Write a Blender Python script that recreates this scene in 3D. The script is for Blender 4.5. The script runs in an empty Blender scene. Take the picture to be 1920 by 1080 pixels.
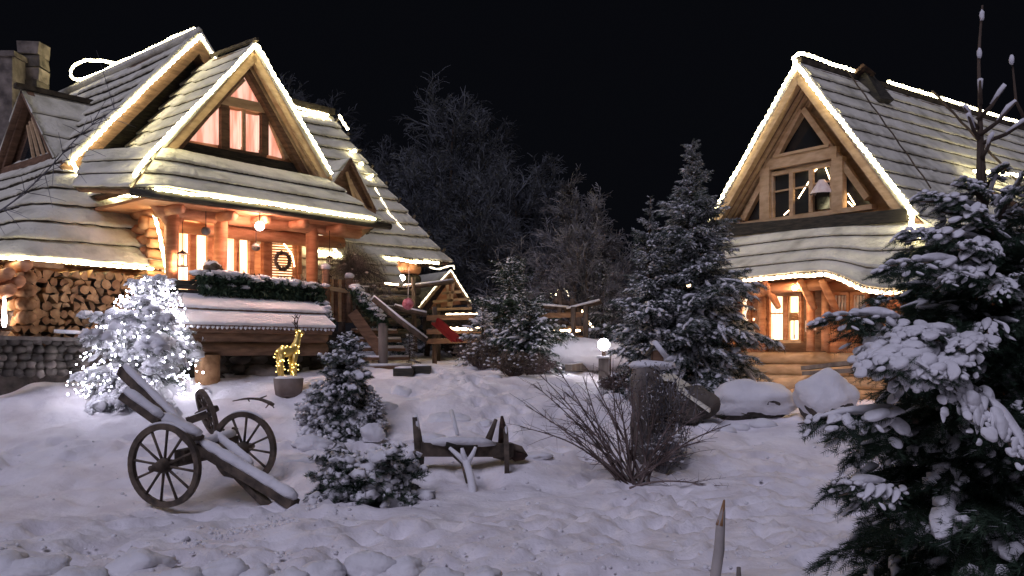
import bpy, math, random
import numpy as np
from mathutils import Vector, noise, Matrix

random.seed(7); RNG = np.random.default_rng(7)
D = bpy.data; S = bpy.context.scene; COL = S.collection
V = Vector
CAMZ = 1.7; FPX = 1700.0; HY = 650.0

# ------------------------------------------------------------------ camera, sky, moonlight, exposure
cam = D.cameras.new('camera'); co = D.objects.new('camera', cam); COL.objects.link(co)
co.location = (0, 0, CAMZ); co.rotation_euler = (math.pi/2, 0, 0)
cam.sensor_width = 36; cam.lens = FPX/1920*36; cam.shift_y = (HY-540)/1920
cam.clip_start = .05; cam.clip_end = 800
S.camera = co
W = D.worlds.new('World'); S.world = W; W.use_nodes = True
bg = W.node_tree.nodes['Background']; bg.inputs[0].default_value = (.34, .38, .56, 1); bg.inputs[1].default_value = .0068
sun = D.lights.new('sun', 'SUN'); sun.energy = 1.3; sun.angle = math.radians(30); sun.color = (.76, .74, 1.0)
so = D.objects.new('sun', sun); COL.objects.link(so)
so.rotation_euler = (math.radians(40), 0, math.radians(-30))     # soft night glow from behind the camera, to the left
S.view_settings.view_transform = 'Standard'; S.view_settings.look = 'None'
S.view_settings.exposure = 0; S.view_settings.gamma = 1
S.cycles.use_denoising = True; S.cycles.max_bounces = 5; S.cycles.diffuse_bounces = 3; S.cycles.glossy_bounces = 2
S.cycles.sample_clamp_indirect = 4; S.cycles.caustics_reflective = False; S.cycles.caustics_refractive = False

# ------------------------------------------------------------------ helpers
ORG = {}
def tag(o, label=None, cat=None, group=None, kind=None):
    if label: o['label'] = label
    if cat: o['category'] = cat
    if group: o['group'] = group
    if kind: o['kind'] = kind
    return o
def thing(name, loc, label, cat, group=None):
    o = D.objects.new(name, None); o.empty_display_size = .2; COL.objects.link(o); o.location = loc
    ORG[o] = V(loc); return tag(o, label, cat, group)
def PX(px, py, d):
    return V(((px-960)/FPX*d, d, CAMZ-(py-HY)/FPX*d))

class M:
    def __init__(s): s.v = []; s.f = []; s.m = []
    def add(s, vs, fs, mi=0):
        n = len(s.v); s.v += [tuple(p) for p in vs]; s.f += [tuple(i+n for i in f) for f in fs]
        s.m += ([mi]*len(fs) if isinstance(mi, int) else list(mi)); return s
    def box(s, c, size, ax=None, mi=0, jit=0):
        c = V(c); X, Y, Z = ax if ax else (V((1, 0, 0)), V((0, 1, 0)), V((0, 0, 1)))
        vs = []
        for k in (-.5, .5):
            for j in (-.5, .5):
                for i in (-.5, .5):
                    p = c+X*(i*size[0])+Y*(j*size[1])+Z*(k*size[2])
                    if jit: p += V((random.uniform(-jit, jit), random.uniform(-jit, jit), random.uniform(-jit, jit)))
                    vs.append(p)
        return s.add(vs, [(0, 2, 3, 1), (4, 5, 7, 6), (0, 1, 5, 4), (2, 6, 7, 3), (0, 4, 6, 2), (1, 3, 7, 5)], mi)
    def beam(s, p0, p1, w, h, up=V((0, 0, 1)), mi=0):
        p0 = V(p0); p1 = V(p1); X = (p1-p0); L = X.length; X.normalize()
        Y = up.cross(X)
        if Y.length < 1e-4: Y = V((0, 1, 0)).cross(X)
        Y.normalize(); Z = X.cross(Y)
        return s.box((p0+p1)/2, (L, w, h), (X, Y, Z), mi)
    def tube(s, pts, r, n=8, mi=0, cap=True, wob=0, flat=1):
        pts = [V(p) for p in pts]; m = len(pts)
        if not hasattr(r, '__len__'): r = [r]*m
        vs = []; prev = None
        for i, p in enumerate(pts):
            t = pts[min(i+1, m-1)]-pts[max(i-1, 0)]
            if t.length < 1e-9: t = V((0, 0, 1))
            t.normalize()
            if prev is None:
                a = t.cross(V((0, 0, 1)))
                if a.length < .05: a = t.cross(V((0, 1, 0)))
            else: a = prev-t*prev.dot(t)
            a.normalize(); prev = a; b = t.cross(a)
            for k in range(n):
                q = 2*math.pi*k/n; rr = r[i]*(1+(random.uniform(-wob, wob) if wob else 0))
                vs.append(p+a*(math.cos(q)*rr)+b*(math.sin(q)*rr*flat))
        fs = [(i*n+k, i*n+(k+1) % n, (i+1)*n+(k+1) % n, (i+1)*n+k) for i in range(m-1) for k in range(n)]
        if cap: fs += [tuple(range(n-1, -1, -1)), tuple((m-1)*n+k for k in range(n))]
        return s.add(vs, fs, mi)
    def blob(s, c, r, seed=0, nu=14, nv=9, amp=.2, fr=1.5, flatbot=None, mi=0, miu=None):
        c = V(c); r = V(r) if hasattr(r, '__len__') else V((r, r, r)); vs = []; off = V((seed*3.1, seed*1.7, seed*.9))
        for j in range(nv+1):
            th = math.pi*j/nv
            for i in range(nu):
                ph = 2*math.pi*i/nu
                d = V((math.sin(th)*math.cos(ph), math.sin(th)*math.sin(ph), math.cos(th)))
                k = 1+amp*noise.noise(d*fr+off)+amp*.4*noise.noise(d*fr*2.7+off)
                p = V((d.x*r.x*k, d.y*r.y*k, d.z*r.z*k))
                if flatbot is not None and p.z < -flatbot*r.z: p.z = -flatbot*r.z
                vs.append(c+p)
        fs = []; ms = []
        for j in range(nv):
            for i in range(nu):
                fs.append((j*nu+i, (j+1)*nu+i, (j+1)*nu+(i+1) % nu, j*nu+(i+1) % nu))
                ms.append(mi if miu is None else (miu if j < nv*(.5+.14*noise.noise(V((i*.6, seed, j*.1)))*2) else mi))
        return s.add(vs, fs, ms)
    def poly(s, pts, dirv, mi=0):                    # polygon extruded along dirv
        pts = [V(p) for p in pts]; n = len(pts); d = V(dirv)
        vs = pts+[p+d for p in pts]
        return s.add(vs, [tuple(range(n)), tuple(range(2*n-1, n-1, -1))]+[(i, (i+1) % n+0, (i+1) % n+n, i+n) for i in range(n)], mi)
    def build(s, name, mats, parent=None, smooth=False, **kw):
        o0 = V((0, 0, 0)); p = parent
        while p is not None:
            if p in ORG: o0 = ORG[p]; break
            p = p.parent
        me = D.meshes.new(name); me.from_pydata([(x-o0.x, y-o0.y, z-o0.z) for x, y, z in s.v], [], s.f)
        if not isinstance(mats, (list, tuple)): mats = [mats]
        for m in mats: me.materials.append(m)
        if any(s.m): me.polygons.foreach_set('material_index', s.m)
        if smooth: me.polygons.foreach_set('use_smooth', [True]*len(s.f))
        me.update()
        o = D.objects.new(name, me); COL.objects.link(o); o.parent = parent
        return tag(o, **kw) if kw else o

def npmesh(name, v, f, mats, parent=None, mi=None, smooth=False, **kw):
    """v (n,3) world, f (m,3|4) ints"""
    o0 = V((0, 0, 0)); p = parent
    while p is not None:
        if p in ORG: o0 = ORG[p]; break
        p = p.parent
    v = np.asarray(v, np.float32)-np.array(o0, np.float32); f = np.asarray(f, np.int32); k = f.shape[1]
    me = D.meshes.new(name); me.vertices.add(len(v)); me.vertices.foreach_set('co', v.ravel())
    me.loops.add(f.size); me.loops.foreach_set('vertex_index', f.ravel())
    me.polygons.add(len(f)); me.polygons.foreach_set('loop_start', np.arange(0, f.size, k, dtype=np.int32))
    me.polygons.foreach_set('loop_total', np.full(len(f), k, np.int32))
    if not isinstance(mats, (list, tuple)): mats = [mats]
    for m in mats: me.materials.append(m)
    if mi is not None: me.polygons.foreach_set('material_index', np.asarray(mi, np.int32))
    if smooth: me.polygons.foreach_set('use_smooth', np.ones(len(f), bool))
    me.update(calc_edges=True); me.validate()
    o = D.objects.new(name, me); COL.objects.link(o); o.parent = parent
    return tag(o, **kw) if kw else o

# ------------------------------------------------------------------ materials
def mat(name, col, col2=None, rough=.8, scale=4, stretch=(1, 1, 1), bump=.3, bscale=None, detail=6, dist=.02, col3=None, spec=.3, metal=0, emit=None, estr=0, rot=(0, 0, 0), ramp=(.35, .65)):
    m = D.materials.new(name); m.use_nodes = True; N = m.node_tree.nodes; L = m.node_tree.links
    b = N['Principled BSDF']; b.inputs['Roughness'].default_value = rough; b.inputs['Metallic'].default_value = metal
    b.inputs['Specular IOR Level'].default_value = spec
    b.inputs['Base Color'].default_value = (*col, 1)
    if emit: b.inputs['Emission Color'].default_value = (*emit, 1); b.inputs['Emission Strength'].default_value = estr
    if col2 is not None:
        tc = N.new('ShaderNodeTexCoord'); mp = N.new('ShaderNodeMapping'); mp.inputs['Scale'].default_value = stretch; mp.inputs['Rotation'].default_value = rot
        L.new(tc.outputs['Object'], mp.inputs[0])
        n = N.new('ShaderNodeTexNoise'); n.inputs['Scale'].default_value = scale; n.inputs['Detail'].default_value = detail; L.new(mp.outputs[0], n.inputs[0])
        r = N.new('ShaderNodeValToRGB'); r.color_ramp.elements[0].color = (*col, 1); r.color_ramp.elements[1].color = (*col2, 1)
        r.color_ramp.elements[0].position = ramp[0]; r.color_ramp.elements[1].position = ramp[1]
        if col3 is not None:
            e = r.color_ramp.elements.new((ramp[0]+ramp[1])/2); e.color = (*col3, 1)
        L.new(n.outputs[0], r.inputs[0]); L.new(r.outputs[0], b.inputs['Base Color'])
        if bump:
            n2 = N.new('ShaderNodeTexNoise'); n2.inputs['Scale'].default_value = bscale or scale*2.5; n2.inputs['Detail'].default_value = 5
            L.new(mp.outputs[0], n2.inputs[0])
            bp = N.new('ShaderNodeBump'); bp.inputs['Strength'].default_value = bump; bp.inputs['Distance'].default_value = dist
            L.new(n2.outputs[0], bp.inputs['Height']); L.new(bp.outputs[0], b.inputs['Normal'])
    return m
SNOW = mat('snow', (.70, .69, .71), (.84, .83, .85), .65, 1.6, bump=.55, bscale=9, dist=.05, spec=.2)
SNOWG = mat('trodden_snow', (.72, .68, .70), (.90, .87, .89), .7, 2.2, bump=.45, bscale=11, dist=.05, spec=.2, ramp=(.3, .6))
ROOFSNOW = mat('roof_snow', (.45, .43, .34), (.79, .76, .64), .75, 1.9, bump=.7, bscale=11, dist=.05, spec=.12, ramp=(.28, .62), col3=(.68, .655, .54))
SHING = mat('old_shingle', (.035, .028, .02), (.10, .08, .055), .9, 6, bump=.6)
LOG = mat('golden_log', (.44, .19, .09), (.66, .35, .19), .6, 3, stretch=(1, 1, 4), bump=.3, dist=.01, col3=(.55, .26, .13))
LOGP = mat('pale_pine', (.50, .33, .18), (.66, .47, .28), .65, 4, stretch=(1, 1, 3), bump=.25, dist=.01)
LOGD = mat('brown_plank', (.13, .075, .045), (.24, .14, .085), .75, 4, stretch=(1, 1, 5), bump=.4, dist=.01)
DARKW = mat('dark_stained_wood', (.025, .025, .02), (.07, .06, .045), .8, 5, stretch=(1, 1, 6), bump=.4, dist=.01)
CUT = mat('split_wood', (.42, .24, .11), (.62, .40, .20), .8, 9, bump=.4, dist=.01, col3=(.52, .31, .15))
CUT2 = mat('split_wood_dark', (.25, .13, .06), (.42, .24, .12), .8, 9, bump=.4, dist=.01)
BARK = mat('bark', (.05, .035, .025), (.13, .095, .07), .9, 8, stretch=(1, 1, .3), bump=.8, dist=.02)
GREYW = mat('weathered_wood', (.10, .085, .075), (.22, .19, .165), .85, 6, stretch=(1, 1, .25), bump=.6, dist=.01)
WHEELW = mat('wheel_wood', (.05, .04, .032), (.15, .115, .085), .8, 8, bump=.6, dist=.01)
IRON = mat('rusty_iron', (.03, .02, .017), (.09, .05, .035), .7, 12, bump=.4, dist=.005, metal=.4)
STONE = mat('field_stone', (.09, .075, .065), (.26, .22, .19), .85, 3.5, bump=.8, dist=.03)
STONE2 = mat('dark_stone', (.05, .043, .038), (.14, .12, .10), .9, 4, bump=.8, dist=.03)
PLASTER = mat('plaster', (.34, .31, .29), (.55, .50, .47), .9, 3, bump=.3)
NEEDLE = mat('fir_needles', (.016, .032, .020), (.045, .075, .045), .7, 3, bump=0, spec=.2)
NEEDLEF = mat('snow_dusted_needles', (.30, .32, .31), (.62, .63, .64), .8, 6, bump=0, spec=.1)
NEEDLE2 = mat('frosted_needles', (.05, .07, .05), (.20, .22, .19), .7, 5, bump=0, spec=.2)
TWIG = mat('frosted_twig', (.06, .055, .055), (.30, .29, .30), .9, 2.5, bump=0, spec=.1)
TWIGF = mat('far_frosted_twig', (.035, .037, .042), (.17, .18, .20), .9, .6, bump=0, spec=.1)
TWIGD = mat('red_brown_twig', (.075, .052, .045), (.22, .17, .155), .8, 4, bump=0, spec=.2)
LEAFB = mat('dry_leaves', (.06, .045, .03), (.20, .16, .12), .9, 8, bump=0, spec=.1)
RED = mat('red_plastic', (.26, .02, .018), (.34, .04, .03), .4, 4, bump=0)
PINK = mat('pink_ornament', (.45, .08, .10), (.75, .3, .33), .5, 14, bump=.3)
GLASSD = mat('dark_window_glass', (.02, .022, .024), rough=.06, spec=.6)
CURT = mat('curtain', (.75, .62, .55), (.9, .8, .72), .9, 14, stretch=(1, 1, .1), bump=.4)
TERRA = mat('clay_pot', (.16, .12, .10), (.25, .20, .17), .8, 5, bump=.3)
GOLD = mat('gold_wire', (.62, .42, .10), (.8, .6, .2), .4, 20, bump=.5, dist=.01, metal=.6)
NIGHTG = mat('night_dark_ground', (.006, .006, .006), (.014, .014, .014), 1, 1, bump=0)  # near-black: night darkness put into the colour of far ground and hill
def emis(name, col, s, col2=None, sc=3):
    m = D.materials.new(name); m.use_nodes = True; N = m.node_tree.nodes; L = m.node_tree.links
    b = N['Principled BSDF']; b.inputs['Base Color'].default_value = (*[min(1, c) for c in col], 1); b.inputs['Roughness'].default_value = .5
    b.inputs['Emission Color'].default_value = (*col, 1); b.inputs['Emission Strength'].default_value = s
    if col2:
        tc = N.new('ShaderNodeTexCoord'); mp = N.new('ShaderNodeMapping'); mp.inputs['Scale'].default_value = (sc, sc, sc*.12)
        n = N.new('ShaderNodeTexNoise'); n.inputs['Scale'].default_value = 1.5; n.inputs['Detail'].default_value = 3
        r = N.new('ShaderNodeValToRGB'); r.color_ramp.elements[0].color = (*col, 1); r.color_ramp.elements[1].color = (*col2, 1)
        r.color_ramp.elements[0].position = .4; r.color_ramp.elements[1].position = .6
        L.new(tc.outputs['Object'], mp.inputs[0]); L.new(mp.outputs[0], n.inputs[0]); L.new(n.outputs[0], r.inputs[0]); L.new(r.outputs[0], b.inputs['Emission Color'])
    return m
ROPE = emis('rope_light', (1, .88, .52), 20)
ROPEW = emis('warm_rope_light', (1, .72, .42), 13)
ROPED = emis('dim_rope_light', (1, .86, .60), 3)
BULB = emis('fairy_bulb', (.86, .84, 1), 26)
BULBY = emis('yellow_fairy_bulb', (1, .74, .22), 9)
LAMPW = emis('globe_lamp', (.96, .93, 1), 40)
LAMPP = emis('porch_globe_lamp', (1, .82, .74), 30)
LITW = emis('lit_window_warm', (1, .60, .26), 1.8, (1, .40, .13))
LITB = emis('lit_window_bright', (1, .84, .62), 2.4, (1, .52, .25), 5)
LITP = emis('lit_window_pink', (.74, .30, .20), 1.1, (1, .66, .52), 5)
LITC = emis('lit_curtain', (1, .80, .54), 2.4, (1, .58, .28), 12)

# ------------------------------------------------------------------ terrain
def smooth(t): t = min(1, max(0, t)); return t*t*(3-2*t)
TL = ([-30, 9.6, 11, 12, 13, 14, 15, 17, 25, 60, 300], [0, 0, .10, .30, .50, .86, 1.12, 1.25, 1.35, 3, 30])
TR = ([-30, 10.5, 12.5, 14.5, 17, 20, 25, 60, 300], [0, .0, .18, .52, .60, .62, .8, 3, 30])
def gz(x, y, detail=True):
    k = x/max(y, 3)
    w = smooth((k+.05)/.35)
    z = (1-w)*np.interp(y, *TL)+w*np.interp(y, *TR)
    if detail:
        p = V((x, y, 0))
        z += .09*noise.noise(p*.55+V((3, 1, 0)))+.085*noise.noise(p*1.35)+.030*noise.noise(p*3.3)+.007*noise.noise(p*7.1)
        c = noise.noise(p*2.4+V((9, 4, 2)))                    # trodden hollows
        z -= .07*max(0, c-.10)*2
        if y < 8: z += .05*max(0, noise.noise(p*1.7+V((0, 7, 0))))*smooth((8-y)/1.2)*2*(1+noise.noise(p*.7))
    return z
def onground(px, py, lo=4., hi=40.):
    d = lo
    while d < hi:
        p = PX(px, py, d)
        if p.z <= gz(p.x, p.y, False): break
        d += .05
    p = PX(px, py, d); p.z = gz(p.x, p.y); return p
def axis(lo, hi, step, far, n): 
    a = list(np.arange(lo, hi, step)); g = np.geomspace(step*1.5, far, n)
    return [lo-x for x in g[::-1]]+a+[hi+x for x in g]
xs = axis(-9.5, 9.5, .065, 240, 36); ys = axis(4.6, 24, .065, 260, 36)
vs = np.array([(x, y, gz(x, y)) for y in ys for x in xs], np.float32)
nx, ny = len(xs), len(ys)
G = vs.reshape(ny, nx, 3); XA = np.array(xs); YA = np.array(ys); rp = random.Random(99)
def dent(x, y, a, b, ang, dep):
    i0, i1 = np.searchsorted(XA, [x-.5, x+.5]); j0, j1 = np.searchsorted(YA, [y-.5, y+.5])
    if i1 <= i0 or j1 <= j0: return
    gx = G[j0:j1, i0:i1, 0]-x; gy = G[j0:j1, i0:i1, 1]-y; u = gx*math.cos(ang)+gy*math.sin(ang); v_ = -gx*math.sin(ang)+gy*math.cos(ang)
    q = (u/a)**2+(v_/b)**2; G[j0:j1, i0:i1, 2] += -dep*np.exp(-q**1.5)+dep*.45*np.exp(-((np.sqrt(q)-1.45)/.35)**2)
tracks = [((-6, 6.6), (-1, 8.2), (3.4, 10.5)), ((4.4, 6.2), (2.2, 8.4), (1.2, 10.3), (2.6, 13.2)), ((-2.5, 11.5), (-.5, 12.6), (1.0, 12.0), (4.2, 12.3)), ((-7.5, 9), (-4.8, 8.4), (-1.4, 9.6)), ((-1.6, 17), (-.7, 14.6), (.2, 12.8)), ((-6.5, 12), (-4.8, 12.2), (-3.0, 12.6)), ((0, 6.6), (1.4, 7.4), (4, 8.2)), ((3, 11), (4.6, 11.6), (5.5, 13)), ((-3, 7), (-.6, 7.2), (1.5, 9.2), (3.8, 9.6))]
for tr in tracks:
    for rep in range(3):
        for k in range(len(tr)-1):
            (x0, y0), (x1, y1) = tr[k], tr[k+1]; L = math.hypot(x1-x0, y1-y0); n_ = int(L/.36); ang = math.atan2(y1-y0, x1-x0)
            for i in range(n_):
                u = (i+rp.uniform(-.2, .2))/n_; sd = .11*(1 if i % 2 else -1)+rep*.3-.3+rp.gauss(0, .1)
                dent(x0+(x1-x0)*u-math.sin(ang)*sd, y0+(y1-y0)*u+math.cos(ang)*sd, rp.uniform(.13, .19), rp.uniform(.07, .10), ang+rp.gauss(0, .25), rp.uniform(.04, .075))
for i in range(230):
    y = rp.uniform(5, 15); dent(rp.uniform(-.6, .55)*y, y, rp.uniform(.08, .25), rp.uniform(.06, .15), rp.uniform(0, 3), rp.uniform(-.04, .035))
vs = G.reshape(-1, 3)
I, J = np.meshgrid(np.arange(nx-1), np.arange(ny-1)); b0 = (J*nx+I).ravel()
fs = np.stack([b0, b0+1, b0+nx+1, b0+nx], 1)
cy = vs[b0, 1]
npmesh('snowy_ground', vs, fs, [SNOWG, NIGHTG], mi=(cy > 36).astype(np.int32), smooth=True, kind='structure')  # snow beyond the yard painted night-dark so the sun cannot brighten it
# wooded hill behind, night darkness put into its near-black colour
m = M(); n = 60; hv = []
for j in range(12):
    for i in range(n+1):
        x = -160+320*i/n; y = 60+j*14; h = 3+j*1.1+(j/11)**.8*26*(0.55+.45*noise.noise(V((x*.013, 4, 0)))) * smooth((60-x)/190)
        hv.append((x, y, h+noise.noise(V((x*.1, y*.1, 0)))*1.2))
m.add(hv, [(j*(n+1)+i, j*(n+1)+i+1, (j+1)*(n+1)+i+1, (j+1)*(n+1)+i) for j in range(11) for i in range(n)])
m.build('wooded_hill', NIGHTG, smooth=True, kind='structure')

# ------------------------------------------------------------------ foliage machinery (numpy)
def rotz(a): c, s = math.cos(a), math.sin(a); return np.array([[c, -s, 0], [s, c, 0], [0, 0, 1]])
def roty(a): c, s = math.cos(a), math.sin(a); return np.array([[c, 0, s], [0, 1, 0], [-s, 0, c]])
def frond(seed, lod, needle=.035, snowr=.028, cov=.8):
    """unit-length drooping spray along +x; returns needle tris, flag for upper needles, snow lumps"""
    r = random.Random(seed); segs = []
    bend = r.uniform(-.12, .12); dr = r.uniform(.14, .34)
    def stem(t): return np.array([t, bend*math.sin(t*3), .10*t-dr*t*t])
    segs.append([stem(0), stem(.35), stem(.7), stem(1.0)])
    nl = {0: 9, 1: 12, 2: 15}[lod]
    for i in range(nl):
        for sd in (-1, 1):
            if r.random() < .08: continue
            t = .10+.88*(i+r.uniform(-.45, .45))/nl; t = min(.98, max(.04, t)); l = (.42*(1-t)**.75+.08)*r.uniform(.5, 1.3)
            a = sd*math.radians(r.uniform(34, 66)); p = stem(t); dz = r.uniform(.15, .75)
            q = p+np.array([math.cos(a), math.sin(a), 0])*l*.55+np.array([0, 0, -l*dz*.25])
            e = p+np.array([math.cos(a*.7), math.sin(a*.7), 0])*l*.93+np.array([0, 0, -l*dz])
            segs.append([p, q, e])
            if lod and l > .16:
                for j in range(2 if lod == 1 else 4):
                    u = r.uniform(.25, .85); b = p+(e-p)*u; a2 = a+r.choice((-1, 1))*math.radians(r.uniform(30, 60)); l2 = l*r.uniform(.25, .5)
                    segs.append([b, b+np.array([math.cos(a2), math.sin(a2), 0])*l2+np.array([0, 0, -l2*r.uniform(.2, .9)])])
    nv = []; up_ = []; sv = []; sf = []; step = {0: .045, 1: .025, 2: .016}[lod]; ww = {0: .012, 1: .0075, 2: .0042}[lod]
    for si, s in enumerate(segs):
        L = sum(np.linalg.norm(s[i+1]-s[i]) for i in range(len(s)-1)); k = max(2, int(L/step))
        for i in range(k):
            t = i/k*(len(s)-1); a = int(t); p = s[a]+(s[a+1]-s[a])*(t-a); d = s[a+1]-s[a]; d = d/np.linalg.norm(d)
            sidev = np.cross(d, [0, 0, 1.]); sidev /= np.linalg.norm(sidev)+1e-9; upv = np.cross(sidev, d)
            for ang in ((0.2, 2.9, 1.6, 4.4) if lod == 2 else (r.uniform(-.5, .6), r.uniform(2.6, 3.6), r.uniform(0, 6.3), r.uniform(.6, 2.5))):
                ang += r.uniform(-.4, .4); o = sidev*math.cos(ang)+upv*math.sin(ang)*.8
                tip = p+(d*.75+o)*needle*r.uniform(.6, 1.25); wd = np.cross(o, d)*ww*.5+d*ww*.5
                nv += [p-wd, p+wd, tip]; up_.append(math.sin(ang) > -.05)
        if r.random() < cov and (lod or si < 19):
            rad = snowr*(1.4 if si == 0 else 1)*r.uniform(.5, 1.2)*(.55+.9*min(1, L/.3)); m_ = 5; ns = 5; base = len(sv)
            t0 = r.uniform(0, .45); t1 = min(1, t0+r.uniform(.35, .75))
            for i in range(m_):
                tt = t0+(t1-t0)*i/(m_-1); t = tt*(len(s)-1); a = min(int(t), len(s)-2); p = s[a]+(s[a+1]-s[a])*(t-a); d = s[a+1]-s[a]; d = d/np.linalg.norm(d)
                sidev = np.cross(d, [0, 0, 1.]); sidev /= np.linalg.norm(sidev)+1e-9
                rr = rad*(.3 if i in (0, m_-1) else r.uniform(.6, 1.4)); off = sidev*r.uniform(-.3, .3)*rad
                for q in range(ns):
                    an = 2*math.pi*q/ns
                    sv.append(p+off+sidev*math.cos(an)*rr*1.25+np.array([0, 0, 1])*(math.sin(an)*rr*.7+rad*.45))
            for i in range(m_-1):
                for q in range(ns):
                    sf.append((base+i*ns+q, base+i*ns+(q+1) % ns, base+(i+1)*ns+(q+1) % ns, base+(i+1)*ns+q))
            sf.append((base, base+1, base+2, base+3)); e = base+(m_-1)*ns; sf.append((e, e+1, e+2, e+3))
    return np.array(nv), np.array(up_, bool), np.array(sv) if sv else np.zeros((0, 3)), np.array(sf, int) if sf else np.zeros((0, 4), int)
FR = {}
def fronds(lod, needle, snowr, cov, n=7):
    key = (lod, needle, snowr, cov)
    if key not in FR: FR[key] = [frond(i*17+3, *key) for i in range(n)]
    return FR[key]
def conifer(name, base, height, radius, label, lod=1, dens=1., needle=.035, snowr=.028, cov=.8, prof=.8, bare=0, seed=0, leadz=.08, cat='fir tree', needles=None, lean=0, group=None, droop=.25, wide=None, zlo=.04, snowmat=None, up=.5, frost=.45):
    r = random.Random(seed+11); root = thing(name, base, label, cat, group); bx, by, bz = base
    tm = M(); top = V((bx+lean, by, bz+height))
    tp = [V((bx+lean*(t**1.5)+.02*math.sin(t*9+seed)*height*.3, by, bz+height*t)) for t in [i/10 for i in range(11)]]
    tm.tube(tp, [max(.008, .028*height*(1-i/10)**.8*(.5)+.006) for i in range(11)], 8, wob=.1)
    NV = []; SV = []; SF = []; MI = []; rg = np.random.default_rng(seed); so_ = 0; FT = fronds(lod, needle, snowr, cov)
    nb = int(58*dens*(1+height/6)); 
    bm_ = M()
    for i in range(nb):
        u = (i+r.random())/nb; t = 1-(1-zlo)*(1-(1-u)**.72) if False else zlo+(1-zlo-leadz)*(u**.85)
        z = bz+height*t; L = radius*((1-t)**prof)*r.choice((r.uniform(.45, .8), r.uniform(.75, 1.18)))+.03*height*.35
        if wide: L *= wide(t)
        az = i*2.39996+r.uniform(-.6, .6); pit = -droop+(t*(up+droop))+r.uniform(-.2, .2); z += r.uniform(-.03, .03)*height
        fv, fu, sv, sf = FT[r.randrange(len(FT))]; MI.append((fu & (rg.random(len(fu)) < frost*r.uniform(.5, 1.5))).astype(np.int32))
        R = rotz(az)@roty(-pit)@np.diag([1, r.uniform(.75, 1.05)*(1 if r.random() < .5 else -1), 1])
        c = np.array([bx+lean*t**1.5, by, z])
        NV.append(fv@R.T*L+c)
        # inner wood
        d = R@np.array([1, 0, 0.]); e = R@np.array([.7, 0, -.08])
        if lod: tm.tube([c, c+e*L*.5, c+e*L], [.012*L+.004, .008*L+.002, .002], 4, cap=False)
        if len(sv) and r.random() < .93:
            Rs = R.copy(); SV.append(sv@Rs.T*L+c); SF.append(sf+so_); so_ += len(sv)
    tm.build('trunk', BARK, root, True)
    nv = np.concatenate(NV); npmesh('crown', nv, np.arange(len(nv)).reshape(-1, 3), [needles or NEEDLE, NEEDLEF], root, mi=np.concatenate(MI))
    if SV:
        sv = np.concatenate(SV); npmesh('snow_cover', sv, np.concatenate(SF), snowmat or SNOW, root, smooth=True, kind='stuff')
    return root
def bare_tree(name, base, height, spread, label, seed, matl=None, n1=13, n2=5, n3=5, n4=4, group=None, cat='bare tree'):
    r = random.Random(seed); matl = matl or TWIGF; root = thing(name, base, label, cat, group); t = M(); b = V(base); c = M()
    H = height
    trunk = [b+V((noise.noise(V((seed, k*.7, 0)))*.05*H, noise.noise(V((seed, 0, k*.7)))*.05*H, H*.92*k/8)) for k in range(9)]
    t.tube(trunk, [.018*H*(1-k/8.3)**.9+.01 for k in range(9)], 7, wob=.1)
    def rec(p, d, l, lev, rad):
        mid = p+d*l*.5+V((r.gauss(0, .05), r.gauss(0, .05), .02))*l; e = p+(d+V((r.gauss(0, .12), r.gauss(0, .12), .10 if lev < 3 else -.18))).normalized()*l
        rad = max(rad, .011); c.tube([p, mid, e], [rad, rad*.85, rad*.7], 3, cap=False)
        if lev >= 4: return
        k = (n2, n3, n4)[lev-1]
        for i in range(k):
            u = .3+.7*(i+r.random())/k; q = p+(e-p)*u if u > .5 else p+(mid-p)*(u*2)
            ax = V((r.gauss(0, 1), r.gauss(0, 1), r.gauss(0, 1))).normalized(); dd = (d+ax*.75).normalized()
            rec(q, dd, l*r.uniform(.42, .62), lev+1, rad*.55)
    for i in range(n1):
        u = .14+.84*((i+r.random())/n1); q = trunk[min(8, int(u*8))].lerp(trunk[min(8, int(u*8)+1)], u*8 % 1)
        a = i*2.4+r.random(); el = .35+u*.6
        d = V((math.cos(a)*math.cos(el), math.sin(a)*math.cos(el), math.sin(el)))
        rec(q, d, spread*(1.05-u*.62)*r.uniform(.8, 1.2), 1, .006*H)
    t.build('trunk', BARK, root, True); c.build('crown', matl, root)
    return root
def leafcloud(pts, size, r=random):
    v = []
    for p in pts:
        a = V((r.gauss(0, 1), r.gauss(0, 1), r.gauss(0, 1))).normalized()*size*r.uniform(.6, 1.3); b = V((r.gauss(0, 1), r.gauss(0, 1), r.gauss(0, 1))).normalized()*size*.6
        v += [p-a, p+b, p+a]
    return np.array([tuple(x) for x in v])
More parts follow.
